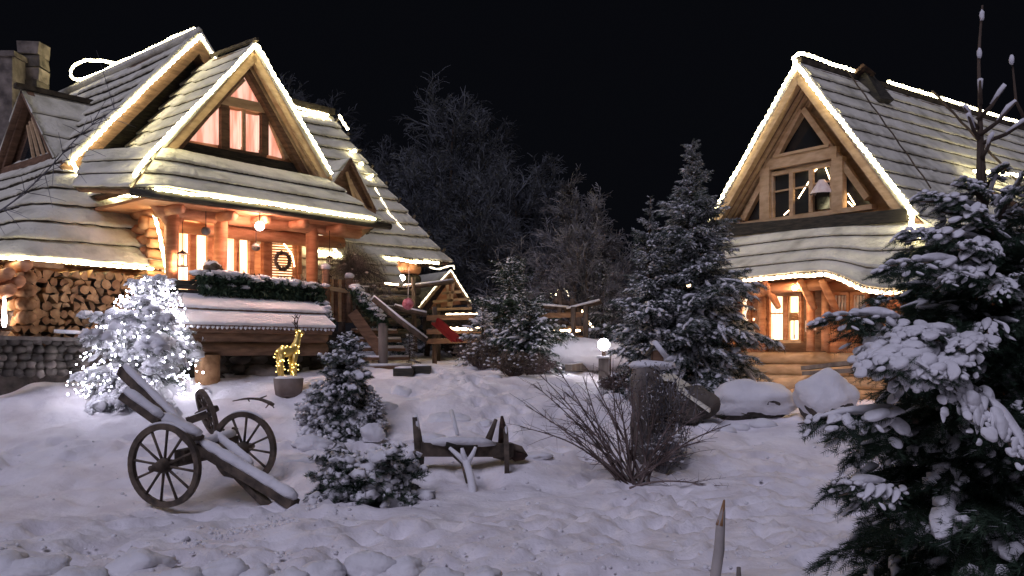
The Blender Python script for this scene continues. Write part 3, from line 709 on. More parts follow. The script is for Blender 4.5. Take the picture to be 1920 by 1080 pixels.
# evergreen garlands
def garland(path, rad, label, seed, n=1500, snow=40, nm='evergreen_garland'):
    r = random.Random(seed); pl = resample(path, 40); t = thing(nm, path[0], label, 'garland'); P = []; s = M()
    for _ in range(n):
        u = r.random()*39; k = min(38, int(u)); q = pl[k].lerp(pl[k+1], u-k); P.append(q+V((r.gauss(0, rad*.5), r.gauss(0, rad*.5), r.gauss(0, rad*.45))))
    v = leafcloud(P, .07, r); npmesh('sprigs', v, np.arange(len(v)).reshape(-1, 3), NEEDLE, t)
    for _ in range(snow):
        u = r.random()*39; k = min(38, int(u)); q = pl[k].lerp(pl[k+1], u-k)
        s.blob(q+V((r.gauss(0, rad*.3), r.gauss(0, rad*.3), rad*r.uniform(.35, 1.0))), V((.11, .08, .045))*r.uniform(.5, 1.25), r.random()*50, 9, 6, .5)
    s.build('snow_cover', SNOW, t, True, kind='stuff')
    m = M(); m.tube(pl, rad*.55, 6, wob=.3); m.build('core', NEEDLE, t, True)
garland([at(370, 520, -1.1), at(450, 528, -1.1), at(530, 538, -1.1), at(600, 546, -1.1)], .13, 'thick snowy evergreen garland lying along the terrace rail', 1, 2600, 120)
garland([at(375, 543, -1.12), at(470, 552, -1.12), at(600, 560, -1.12)], .12, 'dark evergreen garland hanging below the terrace rail', 5, 2300, 5)
garland([at(664, 545, -1.15), at(690, 575, -1.3), at(722, 610, -1.5)], .13, 'snowy garland wound down the stair handrail', 2, 1000, 46)
garland([at(600, 560, -1.3), at(612, 590, -1.4), at(622, 610, -1.5)], .07, 'short dark garland at the right end of the small roof', 3, 400, 8)
for (px, py, lab) in ((398, 495, 'round snowy potted plant on the terrace rail below the hanging lantern'), ):
    p = at(px, py+10, -1.05); t = thing('rail_plant', p-UP*.15, lab, 'potted plant'); m = M(); m.blob(p, (.16, .15, .15), 3, 12, 8, .5, 3); m.build('foliage', LEAFB, t, True)
    m = M(); m.blob(p+UP*.07, (.15, .14, .09), 4, 12, 8, .5, 3); m.build('snow_cover', SNOW, t, True)

# small low roof below the terrace, on stone and logs
sh = thing('garden_shelter', w(-.4, -1.6, 1.2), 'low lean-to with snowy shingle roof over a stone hearth, below the terrace', 'shelter')
courses(sh, lerplines([w(-1.12, -1.08, 2.52), w(1.28, -1.08, 2.50)], [w(-1.88, -2.0, 2.02), w(-1.4, -2.02, 2.0), w(1.02, -2.0, 1.99)], 2, 44), 61, lift=.09, rough=.5, mats=[SNOW, LOGD])
courses(sh, lerplines([w(-1.3, -.9, 2.5), w(-1.12, -1.08, 2.52)], [w(-2.0, -1.1, 2.05), w(-1.88, -2.0, 2.02)], 2, 10), 62, lift=.08, rough=.5, mats=[SNOW, LOGD], teeth=False)
for i, z_ in enumerate((1.86, 1.66)): logrow(sh, w(-1.75, -1.85, z_), w(.95, -1.85, z_), .12, LOGD, 'beam_log', 10)
m = M(); p = w(-1.15, -1.85, 1.58); m.tube([p, V((p.x, p.y, 1.0))], [.20, .20], 16, wob=.02); m.build('round_post', CUT2, sh, True)
r = random.Random(5)
for i in range(26):
    c_ = w(-1.95+r.random()*.45, -1.8+r.random()*.15, 1.15+(i % 6)*.1); m = M(); m.blob(c_, (r.uniform(.07, .12), .07, .06), i, 8, 6, .3); m.build('stone', STONE, sh, True)
for i in range(18):
    c_ = w(-.75+(i % 6)*.36+r.uniform(-.05, .05), -1.45, 1.2+(i//6)*.15); m = M(); m.blob(c_, (r.uniform(.14, .2), .1, .09), i+40, 9, 6, .3); m.build('stone', STONE2, sh, True)
m = M(); m.blob(w(-.1, -1.7, 1.25), (.35, .2, .2), 7, 12, 8, .3); m.build('hearth_stone', STONE, sh, True)

# golden reindeer in the tub
p = onground(541, 738); tub = thing('planter_tub', p, 'round clay tub filled with snow in front of the lean-to', 'planter')
m = M(); m.tube([p-UP*.05, p+UP*.12, p+UP*.24, p+UP*.24, p+UP*.2], [.20, .225, .235, .21, .20], 20); m.build('tub', TERRA, tub, True)
m = M(); m.blob(p+UP*.22, (.215, .215, .07), 3, 16, 8, .2); m.build('snow_fill', SNOW, tub, True)
dp = p+UP*.27; deer = thing('reindeer_figure', dp, 'golden wire reindeer wrapped in yellow fairy lights, standing in the tub', 'reindeer')
X = LH.a.normalized(); sk = M()
def dq(x, z, y=0): return dp+V((.86, .5, 0))*x+V((-.5, .86, 0))*y+UP*z
body = [dq(-.17, .38), dq(-.1, .40), dq(0, .39), dq(.09, .43), dq(.135, .54), dq(.155, .63), dq(.175, .69)]
sk.tube(body, [.05, .095, .09, .085, .06, .045, .04], 10, wob=.05)
sk.tube([dq(.15, .70), dq(.20, .70), dq(.25, .675)], [.04, .04, .022], 8)
for x, y in ((-.14, .05), (-.12, -.05), (.06, .05), (.09, -.05)): sk.tube([dq(x, .36, y), dq(x-.01, .2, y), dq(x+.01, -.04, y)], [.055, .032, .022], 7)
sk.tube([dq(-.19, .40), dq(-.22, .36)], [.02, .012], 5)
for y in (-.04, .04): sk.tube([dq(.14, .72, y), dq(.11, .75, y*1.8)], [.015, .006], 5)
sk.build('body', GOLD, deer, True)
for sd in (-1, 1):
    m = M(); b_ = [dq(.15, .73, .02*sd), dq(.12, .82, .06*sd), dq(.13, .92, .09*sd), dq(.17, .98, .08*sd)]
    m.tube(b_, [.012, .010, .008, .005], 5)
    for k in (1, 2): m.tube([b_[k], b_[k]+V((.05*sd, 0, .07))], [.008, .004], 4); m.tube([b_[k], b_[k]+V((-.06, .03*sd, .05))], [.008, .004], 4)
    m.build('antler', IRON, deer, True)
r = random.Random(3); m = M()
for i in range(95):
    c_ = random.choice(body[:7] if r.random() < .55 else [dq(x, z, y) for x, y in ((-.14, .05), (-.12, -.05), (.06, .05), (.09, -.05)) for z in (.02, .1, .18, .26)])
    d = V((r.gauss(0, 1), r.gauss(0, 1), r.gauss(0, 1))).normalized()
    rr = .095 if c_.z > dp.z+.33 and c_.z < dp.z+.5 else .05
    m.blob(c_+d*rr, .0085, 0, 5, 3, 0)
m.build('fairy_bulbs', BULBY, deer, kind='stuff')

# ------------------------------------------------------------------ rope lights of the left chalet
rope([w(.55, 1.43, 7.50), w(-.5, 1.42, 6.30), w(-1.78, 1.42, 4.80), w(-1.72, 1.2, 4.5), w(-1.62, .95, 4.2), w(-1.35, .9, 4.22), w(-1.0, .5, 4.22)], 'rope light down the left verge of the big rear gable', .031)
rope([w(.55, 1.45, 7.50), w(.98, 1.45, 6.98)], 'short rope light on the right verge of the rear gable')
rp = [w(.55, b, 7.68+.02*math.sin(b*3)) for b in (1.6, 2.4, 3.2, 4.0, 4.8, 5.5, 6.2)]
rope(smoothline(rp+[w(.5, 6.9, 7.72), w(.45, 7.15, 7.8), w(.45, 7.1, 8.02), w(.5, 6.5, 8.10), w(.55, 5.7, 7.92), w(.55, 4.9, 7.70)], 60, 4), 'looped rope light along the ridge of the rear gable', .030)
rope([w(-1.88, -1.04, 4.22), w(-1.42, -.52, 4.66), w(-.93, -.08, 5.08), w(0, -.06, 6.12), w(.79, -.06, 7.06)], 'rope light up the left verge of the front gable', .030)
rope([w(.79, -.06, 7.06), w(1.6, -.06, 6.05), w(2.42, -.06, 5.0)], 'rope light down the right verge of the front gable', .030)
rope([w(-1.62, -1.16, 4.05), w(.5, -1.2, 4.05), w(2.6, -1.14, 4.04)], 'rope light along the eave of the porch pent roof', .025)
rope([w(-4.2, -.10, 2.97), w(-2.5, -.12, 2.97), w(-1.12, -.1, 2.95)], 'rope light along the eave above the firewood', .025)
rope([w(-1.22, -.35, 3.85), w(-1.1, -.3, 3.4), w(-.98, -.25, 2.95), w(-.98, -.35, 2.6), w(-1.0, -.5, 2.45)], 'rope light hanging from the porch corner to the lit fir', .028)
pz = [at(537+i*11.2, 196+i*2.9, 3.0) for i in range(8)]; rope(pz, 'rope light on the ridge of the right wing', .026)
m = M()
for i in range(5): 
    c_ = at(550+i*16, 206+i*4, 2.95); m.tube([c_+LH.a*(.13*math.cos(q/8*6.28))+UP*(.06*math.sin(q/8*6.28)-.05) for q in range(9)], .010, 5)
tag(m.build('light_loops', ROPED, None, True), 'small light loops dangling under the right wing ridge', 'rope light')
rope([w(4.9, 3.0, 7.1), w(4.93, 2.9, 6.95), w(5.02, 2.8, 6.75)], 'short rope light dropping over the right wing ridge end', .03)
for (px, py, s_, lab) in ((666, 281, .07, 'small light tangle highest on the right wing verge'), (676, 306, .04, 'small light just below the top tangle on the right wing verge'), (697, 331, .075, 'light cluster halfway down the right wing verge'), (816, 478, .05, 'light tangle at the lower corner of the right wing roof')):
    c_ = at(px, py, {281: 2.25, 306: 2.1, 331: 1.9, 478: .75}[py]); m = M(); r = random.Random(px)
    m.tube(smoothline([c_+V((r.gauss(0, s_), r.gauss(0, s_*.5), r.gauss(0, s_*.6))) for _ in range(6)], 16, 1), .022, 5); tag(m.build('light_tangle', ROPE, None, True), lab, 'rope light')
rope([at(703, 352, 1.8), at(730, 400, 1.35), at(757, 432, 1.1)], 'dim rope light along the lower right wing verge', .02, ROPED)
rope([at(722, 483, .55), at(775, 491, .55), at(822, 493, .55)], 'rope light along the eave of the right wing', .028)
rope([at(577, 467, .45), at(612, 474, .45), at(640, 480, .45)], 'short rope light on the wall right of the porch', .03)
rope([at(596, 437, .3), at(615, 455, .3), at(637, 476, .3)], 'dim slanting strip right of the porch post', .03, ROPED)
# light-strip glints inside the porch
for (pts, lab) in (([(345, 408), (400, 415)], 'light strip above the left porch windows'), ([(418, 432), (480, 440)], 'light strip above the middle porch windows'), ([(506, 437), (556, 444)], 'light strip above the slatted door')):
    rope([at(*p_, .0) for p_ in pts], lab, .018, ROPEW)
rope([at(531, 455, by-.1), at(548, 478, by-.1), at(552, 500, by-.1)], 'light string crossing the slatted door', .010, ROPEW, wav=.005)
# globe lamp of the porch
lc = at(487, 424, -1.05); t = thing('porch_lamp', lc, 'glowing pinkish globe lamp hanging under the porch eave', 'lamp')
m = M(); m.blob(lc, .085, 0, 16, 10, 0); m.build('globe', LAMPP, t, True); m = M(); m.tube([lc+UP*.08, lc+UP*.36], .012, 6); m.build('hanger', IRON, t)
def plight(c, e, col, rad, par):
    l = D.lights.new('lamp_light', 'POINT'); l.energy = e; l.color = col; l.shadow_soft_size = rad; o = D.objects.new('lamp_light', l); COL.objects.link(o)
    o.parent = par; o.location = V(c)-ORG[par]; return o
plight(lc, 330, (1, .48, .37), .095, t)
for (px, py, lab) in ((386, 433, 'small dark hanging pot at the left of the porch'), (480, 463, 'small dark hanging pot below the porch globe lamp')):
    c_ = at(px, py, -.85); t = thing('hanging_pot', c_, lab, 'hanging pot', 'dark pots hanging in the porch'); m = M()
    m.blob(c_, (.085, .085, .075), 2, 12, 8, .1); m.build('pot', GREYW, t, True); m = M(); m.tube([c_+UP*.06, c_+UP*(.35 if py < 450 else .42)], .008, 5); m.build('hanger', IRON, t)
def lantern(c, h, label, lit=True, parentcat='lantern'):
    t = thing('lantern', c, label, 'lantern'); s = h/2
    for nm, z0, z1, r0, r1 in (('lantern_base', 0, .06, .36, .30), ('lantern_roof', .72, .92, .42, .10), ('lantern_finial', .92, 1.0, .06, .04)):
        m = M(); m.tube([c+UP*(z0*h), c+UP*(z1*h)], [r0*h, r1*h], 8); m.build(nm, IRON, t)
    for q in range(4):
        a = q*math.pi/2+.5; d = V((math.cos(a), math.sin(a), 0))*.27*h; m = M(); m.tube([c+d+UP*.05*h, c+d+UP*.74*h], .03*h, 4); m.build('lantern_bar', IRON, t)
    m = M(); m.blob(c+UP*.34*h, (.10*h, .10*h, .2*h), 0, 8, 6, 0); m.build('candle', BULBY if lit else SNOW, t, True)
    m = M(); m.tube([c+UP*h, c+UP*(h+.5)], .006, 4); m.build('hanger', IRON, t)
    return t
lc2 = at(342, 500, -.7); t = lantern(lc2, .30, 'black lantern hanging before the leftmost porch window'); plight(lc2+UP*.102, 85, (1, .56, .38), .045, t)
lantern(at(618, 497, -.7), .20, 'dark lantern hanging right of the porch post', False)
lantern(at(617, 530, -.98), .16, 'small lantern standing on the terrace handrail', False)
# wall lamp at lower right wing and left-edge lamps
c_ = at(754, 521, .7); t = thing('wall_lamp', c_, 'round white wall lamp under the eave of the right wing', 'lamp'); m = M(); m.blob(c_, .075, 0, 12, 8, 0); m.build('globe', LAMPP, t, True); m = M(); m.tube([c_, c_+LH.b*.25], .02, 6); m.build('bracket', IRON, t)
plight(c_, 90, (1, .68, .45), .083, t)
c_ = at(8, 590, -.2); t = thing('tall_wall_lamp', c_, 'tall glowing lamp at the left edge beside the firewood', 'lamp'); m = M(); m.tube([c_-UP*.2, c_-UP*.1, c_+UP*.05, c_+UP*.28], [.022, .042, .030, .018], 10); m.build('glass', LAMPP, t, True); m = M(); m.tube([c_+UP*.28, c_+UP*.33], [.035, .012], 8); m.build('lamp_cap', IRON, t, True)
plight(c_-UP*.08, 22, (1, .55, .33), .046, t)
c_ = at(45, 587, -.1); tag(M().tube([c_-UP*.10, c_+UP*.02, c_+UP*.13], [.012, .02, .012], 6).build('thin_lamp', ROPEW, None, True), 'thin bright light strip between the wall lamp and firewood', 'lamp')

# firewood
wp = thing('firewood_stack', w(-2.4, .1, 1.6), 'stack of split firewood under the left eave', 'woodpile'); r = random.Random(12)
meshes = []
for i in range(14):
    m = M(); kind = i % 4; R_ = .085
    if kind == 0: pts = [(math.cos(q/9*6.28)*R_, math.sin(q/9*6.28)*R_*.9) for q in range(9)]
    elif kind == 1: pts = [(-R_, -R_*.5), (R_*1.1, -R_*.6), (R_*.7, R_*.3), (0, R_*.9), (-R_*.8, R_*.4)]
    elif kind == 2: pts = [(-R_*.9, -R_*.8), (R_, -R_*.3), (R_*.2, R_)]
    else: pts = [(math.cos(q/7*3.14)*R_*1.15, math.sin(q/7*3.14)*R_*1.0-.04) for q in range(8)]
    pts = [(x*r.uniform(.88, 1.1), y*r.uniform(.88, 1.1)) for x, y in pts]; k = len(pts)
    vs_ = [(x, -.22, y) for x, y in pts]+[(x*.97, .22, y*.97) for x, y in pts]
    me = D.meshes.new('log'); me.from_pydata(vs_, [], [tuple(range(k)), tuple(range(2*k-1, k-1, -1))]+[(a_, a_+k, (a_+1) % k+k, (a_+1) % k) for a_ in range(k)])
    me.materials.append(CUT if i % 3 else CUT2); me.materials.append(BARK); me.polygons.foreach_set('material_index', [0, 0]+[1 if (kind == 0 or q % 3 == 1) else 0 for q in range(k)]); me.update(); meshes.append(me)
cnt = 0; rowz = 0; z_ = 1.72
angL = math.atan2(LH.a.y, LH.a.x)
while z_ < 2.86:
    a_ = -3.25+r.uniform(0, .1)
    while a_ < -1.18:
        if cnt < 298:
            o = D.objects.new('log', meshes[r.randrange(14)]); COL.objects.link(o); o.parent = wp
            p = w(a_, .05+r.uniform(-.06, .05), z_+r.uniform(-.015, .015)); o.location = p-ORG[wp]; sc = r.uniform(.72, 1.2)
            o.rotation_euler = (0, r.uniform(0, 6.28), angL); o.rotation_euler = Matrix.Rotation(angL, 3, 'Z').to_euler() if False else (Matrix.Rotation(angL, 3, 'Z')@Matrix.Rotation(r.uniform(0, 6.28), 3, 'Y')).to_euler()
            o.scale = (sc, 1, sc); cnt += 1
        a_ += r.uniform(.105, .15)
    z_ += .118
for k in range(2):
    for j in range(4):
        c_ = at(44+k*8, 520+j*25, -.25); m = M(); m.tube([c_-LH.b*.1, c_+LH.b*.4], [.105, .105], 10, wob=.04); m.build('log_end', CUT2, HL, True)
# dry stone wall and bench in front of the firewood
sw = thing('dry_stone_wall', at(60, 712, -.6), 'dark dry-stone base wall under the firewood', 'stone wall'); cnt = 0
for j in range(5):
    x = -30
    while x < 165:
        wpx = r.uniform(15, 26); p = at(x+wpx/2, 640+j*14.5+r.uniform(-2, 2), -.45); s_ = p.y/FPX
        m = M(); m.blob(p, (wpx*.56*s_, .13, 8.8*s_), x+j*7, 9, 6, .3, 1.2); m.build('stone', STONE2 if r.random() < .8 else STONE, sw, True); x += wpx
m = M(); m.poly([w(-4.6, -.2, 1.0), w(-1.2, -.2, 1.0), w(-1.2, -.2, 1.68), w(-4.6, -.2, 1.68)], LH.b*.5); m.build('wall_core', STONE2, sw)
bar(at(-20, 633, -.55), at(165, 637, -.55), .06, .34, GREYW, 'capping_board', sw)
m = M(); m.beam(at(104, 621, -.6), at(158, 624, -.6), .14, .06); m.build('snow_strip', SNOW, sw, True)
for i, (px, py, rx, lab) in enumerate(((50, 683, 22, 'grey boulder topmost of the heap at the foot of the stone wall'), (22, 697, 26, 'long flat boulder at the left foot of the stone wall'), (72, 696, 17, 'round boulder right of the long flat boulder'), (102, 700, 20, 'small boulder at the right end of the heap'))):
    p = PX(px, py, 15.1); m = M(); s_ = p.y/FPX; m.blob(p, (rx*s_, .2, 12*s_), px, 12, 8, .25, 1.2); tag(m.build('boulder', STONE, None, True), lab, 'boulder', 'boulders at the foot of the stone wall')
p = PX(182, 640, 15.0); m = M(); m.blob(p, (.24, .2, .2), 5, 14, 9, .25, 1.2, mi=0, miu=1); tag(m.build('boulder', [STONE, SNOW], None, True), 'pinkish boulder with a snow cap left of the lit fir', 'boulder')

# ================================================================== RIGHT CHALET
HR = thing('log_cabin', RH.w(.3, 2, .6), 'log cabin with tall snowy gable outlined in lights, on the right', 'house')
w = RH.w; at = RH.at; X = RH.a
rr_ = part('main_roof', HR)
# side slope facing the yard: ridge at a=.28
ls = []; K = 13
for k in range(K+1):
    t = k/K; z = 7.72-(7.72-3.55)*t
    a = .28-(7.72-z)/1.40 if z > 4.3 else .28-3.42/1.40-(4.3-z)/.85
    ls.append([w(a, -.02+10.5*(i/69)**1.0, z) for i in range(70)])
courses(rr_, ls, 71, lift=.075, n=70, rough=1.1, teeth=False)
courses(rr_, lerplines([w(.28, 0, 7.72), w(.28, 10.3, 7.72)], [w(2.75, 0, 4.5), w(2.75, 10.3, 4.5)], 9, 14), 73, teeth=False)
m = M(); m.beam(w(.28, 0, 7.78), w(.28, 10.4, 7.78), .10, .12); m.build('ridge_board', SHING, rr_)
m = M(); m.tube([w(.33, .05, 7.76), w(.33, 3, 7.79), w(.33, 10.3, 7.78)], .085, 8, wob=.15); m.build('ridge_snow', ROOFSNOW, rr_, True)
for (a0, z0, a1, z1) in ((.28, 7.50, 2.72, 4.42), (.28, 7.50, -2.16, 4.16)):
    sg = 1 if a1 > 0 else -1
    m = M(); m.beam(w(a0, -.03, z0), w(a1, -.03, z1), .06, .28); m.build('verge_board', LOGP, rr_)
    for q in range(4):
        m = M(); m.beam(w(a0-.04*q*sg, .08+.14*q, z0-.16-.03*q), w(a1-(.1+.05*q)*sg, .08+.14*q, z1-.0), .11, .05); m.build('soffit_board', LOGP, rr_)
    m = M(); m.beam(w(a0, .52, z0-.38), w(a1*.90, .52, z1+.10), .12, .2); m.build('rafter', LOGP, rr_)
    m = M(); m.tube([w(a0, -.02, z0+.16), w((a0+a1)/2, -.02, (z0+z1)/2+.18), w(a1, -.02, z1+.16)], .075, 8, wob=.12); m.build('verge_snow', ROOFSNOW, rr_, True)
# cable running down the roof slope (thin lines of the unlit string)
for (q0, q1) in (((.0, 1.2, 7.66), (-1.95, 1.2, 4.75)), ((.1, 5.0, 7.8), (-1.6, 5.9, 5.3))):
    m = M(); n_ = 12; pts = [w(q0[0]+(q1[0]-q0[0])*i/n_, q0[1]+(q1[1]-q0[1])*i/n_, q0[2]+(q1[2]-q0[2])*i/n_)+V((0, 0, .12+.03*(i % 2))) for i in range(n_+1)]
    m.tube(pts, .016 if q0[1] < 3 else .03, 5); m.build('cable', BARK, rr_, True)
# roof vent / snow guard
c_ = RH.at_a(1635, 165, .05); t = thing('roof_vent', c_, 'dark flat roof vent standing up by the ridge of the log cabin', 'roof vent')
Zs = (X*.5+UP*.85).normalized(); Ys = RH.b; Xs = Ys.cross(Zs); m = M(); m.box(c_-UP*.08, (.38, .50, .85), (Xs, Ys, Zs), jit=.06); m.build('vent_body', DARKW, t); m = M(); m.box(c_+Zs*.36-UP*.02-RH.b*.12, (.46, .5, .07), (Xs, (Ys+UP*-.25).normalized(), (Zs+Ys*.25).normalized()), jit=.02); m.build('vent_lid', IRON, t)
# gable window wall
bq = .42; g = part('gable_window', HR)
def bar(p, q, wd, dp, mt, nm, par): mm = M(); mm.beam(p, q, dp, wd); return mm.build(nm, mt, par)
def vb(p, q, wd, dp, mt, nm, par): mm = M(); c = (p+q)/2; mm.box(c, (wd, dp, abs(q.z-p.z)), (X, RH.b, UP)); return mm.build(nm, mt, par)
m = M(); m.poly([w(.28, .66, 7.1), w(2.5, .66, 4.3), w(-2.0, .66, 4.2)], RH.b*.08); m.build('gable_boarding', LOGP, HR)
m = M(); m.poly([at(1506, 210, bq+.08), at(1460, 292, bq+.08), at(1549, 274, bq+.08)], RH.b*.03); m.build('dark_pane', GLASSD, g)
bar(at(1438, 310, bq-.04), at(1572, 285, bq-.04), .24, .14, LOGP, 'crossbeam', g)
bar(at(1455, 294, bq-.06), at(1558, 273, bq-.06), .06, .16, LOGP, 'upper_sill', g)
for (q0, q1) in (((1503, 205), (1395, 412)), ((1508, 205), (1628, 372))): bar(at(*q0, bq-.02), at(*q1, bq-.02), .13, .12, LOGP, 'inner_rafter', g)
for px, yt, yb in ((1437, 315, 415), (1573, 295, 395)): vb(at(px, yt, bq-.05), at(px, yb, bq-.05), .26, .16, LOGP, 'post', g)
bar(at(1385, 423, bq-.06), at(1640, 388, bq-.06), .10, .2, LOGP, 'sill', g)
gi = bq+.05
for (x0, x1, yt, yb, k) in ((1452, 1479, 328, 408, 1), (1490, 1517, 321, 402, 1), (1527, 1558, 312, 394, 1)):
    m = M(); m.poly([at(x0, yt, gi), at(x1, yt-5, gi), at(x1, yb-4, gi), at(x0, yb, gi)], RH.b*.02); m.build('glass_pane', GLASSD, g)
    bar(at(x0, (yt*.6+yb*.4), gi-.03), at(x1, (yt*.6+yb*.4)-5, gi-.03), .035, .03, LOGP, 'glazing_bar', g)
for px, wd in ((1449, .08), (1485, .10), (1522, .10), (1561, .08)): vb(at(px, 330-(px-1449)*.2, gi-.05), at(px, 410-(px-1449)*.16, gi-.05), wd, .08, LOGP, 'mullion', g)
bar(at(1449, 327, gi-.05), at(1561, 307, gi-.05), .09, .08, LOGP, 'window_head', g)
m = M(); m.poly([at(1424, 352, gi), at(1424, 410, gi), at(1392, 416, gi)], RH.b*.02); m.build('glass_pane', GLASSD, g)
m = M(); m.poly([at(1587, 322, gi), at(1587, 389, gi), at(1632, 382, gi)], RH.b*.02); m.build('glass_pane', GLASSD, g)
# lamp shade in the panes; string reflections painted on them as thin glowing tubes
c_ = at(1541, 362, gi-.10); m = M(); m.tube([c_-UP*.02, c_+UP*.28], [.26, .06], 14, cap=False); tag(m.build('lamp_shade', CURT, None, True), 'pale lamp shade in the gable window of the log cabin', 'lamp shade')
for (x0, y0, x1, y1) in ((1497, 372, 1517, 340), (1527, 322, 1536, 312), (1548, 315, 1557, 338), (1590, 363, 1603, 384), (1590, 378, 1600, 388), (1470, 403, 1480, 394)):
    m = M(); m.tube([at(x0, y0, gi-.008), at(x1, y1, gi-.008)], .011, 5); m.build('string_reflection', ROPEW, g)
m = M(); m.beam(w(2.45, .12, 4.36), w(-2.2, .12, 4.20), .5, .24); m.build('sill_board', DARKW, HR)
# swept pent roof over the front
top = [w(3.6, .8, 4.25), w(2.5, .02, 4.22), w(1.0, .0, 4.24), w(0, .0, 4.24), w(-1.0, .0, 4.20), w(-1.6, .05, 4.15), w(-2.3, .10, 4.13), w(-3.0, .3, 4.05), w(-4.2, .6, 3.9), w(-6, 1.2, 3.9)]
bot = [w(2.6, -1.0, 3.12), w(1.4, -1.0, 3.14), w(.4, -1.0, 3.15), w(-.4, -1.0, 3.17), w(-1.05, -1.0, 3.17), w(-1.45, -1.0, 3.04), w(-1.85, -1.0, 2.84), w(-2.3, -1.02, 2.76), w(-3.3, -1.1, 2.74), w(-5.5, -1.2, 2.74)]
T_ = smoothline(top, 90, 12); B_ = smoothline(bot, 90, 3); ls = []
for j in range(5):
    f = j/4; row = []
    for i in range(90):
        p = T_[i].lerp(B_[i], f); s_ = i/89; p = p+UP*(.10*math.sin(f*3.14)*(-.2+1.2*smooth((s_-.42)/.3))); row.append(p)
    ls.append(row)
pr_ = part('pent_roof', HR); courses(pr_, ls, 81, lift=.085, n=90, rough=.5)
# fairy-lit right side dormer beyond the tree
dd = part('side_dormer', HR)
courses(dd, lerplines([w(-1.0, 4.0, 5.6), w(-1.0, 7.5, 5.6)], [w(-3.2, 4.0, 4.3), w(-3.2, 7.5, 4.3)], 3, 12), 83, teeth=False)
rope([w(-1.6, 3.6, 5.55), w(-1.9, 5.5, 5.6), w(-2, 7, 5.6)], 'rope light on the side dormer at the right edge of view', .034)
# walls
lw = part('front_wall', HR)
for i in range(13):
    z_ = .72+i*.245
    if i < 4 or i > 10: logrow(lw, w(2.6, .3, z_), w(-3.4, .3, z_), .135, LOG if i > 3 else LOGP, 'wall_log', 12)
    else:
        for (a0, a1) in ((2.6, 2.32), (1.82, 1.42), (-.22, -.95), (-1.62, -3.4)): logrow(lw, w(a0, .3, z_), w(a1, .3, z_), .135, LOG, 'wall_log', 12)
m = M(); m.poly([w(2.6, .42, .5), w(-3.4, .42, .5), w(-3.4, .42, 3.9), w(2.6, .42, 3.9)], RH.b*.1); m.build('wall_backing', LOGD, lw)
for i in range(12):                                    # side wall logs
    z_ = .72+i*.245; logrow(lw, w(-3.4, .3, z_), w(-3.4, 7, z_), .135, LOG, 'wall_log', 10)
# big window with curtains
wn = part('front_window', HR); bw = .18
def rect(x0, x1, yt, yb, b_, mt, nm, par, dy=0): m = M(); m.poly([at(x0, yt, b_), at(x1, yt-dy, b_), at(x1, yb-dy, b_), at(x0, yb, b_)], RH.b*.02); return m.build(nm, mt, par)
rect(1446, 1470, 556, 637, bw+.04, LITC, 'lit_pane', wn); rect(1480, 1499, 556, 637, bw+.04, LITB, 'lit_pane', wn)
for x0, x1 in ((1447, 1457), (1488, 1498)):
    m = M(); 
    for q in range(4): m.tube([at(x0+q*2.6, 557, bw+.03), at(x0+q*2.6, 600, bw+.03), at(x0+q*2.4, 636, bw+.03)], .028, 6)
    m.build('curtain', LITC, wn, True)
for px in (1442, 1474, 1502): vb(at(px, 552, bw-.02), at(px, 640, bw-.02), .075, .08, LOG, 'window_frame', wn)
for px in (1480, 1470): vb(at(px, 555, bw-.01), at(px, 638, bw-.01), .035, .05, LOGP, 'sash', wn)
for y in (552, 640): bar(at(1440, y+1, bw-.03), at(1504, y, bw-.03), .07, .09, LOGP, 'window_frame', wn)
bar(at(1446, 588, bw-.0), at(1499, 587, bw-.0), .03, .03, LOGP, 'glazing_bar', wn)
c_ = at(1490, 601, bw+.02); m = M(); m.tube([c_, c_+UP*.16], [.12, .09], 10); m.build('lamp_shade', CUT2, wn, True); m = M(); m.tube([c_, c_-UP*.4], .02, 6); m.build('lamp_stand', IRON, wn)
w1 = part('left_window', HR); rect(1392, 1405, 560, 635, bw+.04, LITB, 'lit_pane', w1); rect(1410, 1416, 560, 635, bw+.04, LITC, 'lit_pane', w1)
for px in (1388, 1407, 1420): vb(at(px, 555, bw-.02), at(px, 640, bw-.02), .07, .08, LOG, 'window_frame', w1)
w2 = part('small_windows', HR)
for x0, x1 in ((1565, 1589), (1600, 1624)):
    rect(x0, x1, 553, 583, bw+.02, GLASSD, 'dark_pane', w2)
    for xx in (x0-2, x1+2): vb(at(xx, 549, bw-.03), at(xx, 587, bw-.03), .06, .08, LOG, 'window_frame', w2)
    for y in (550, 586): bar(at(x0-3, y, bw-.04), at(x1+3, y, bw-.04), .06, .08, LOG, 'window_frame', w2)
    m = M()
    for q in range(4): m.tube([at(x0+3+q*6, 554, bw+.0), at(x0+2+q*6, 582, bw+.0)], .028, 5)
    m.build('curtain', CURT, w2, True)
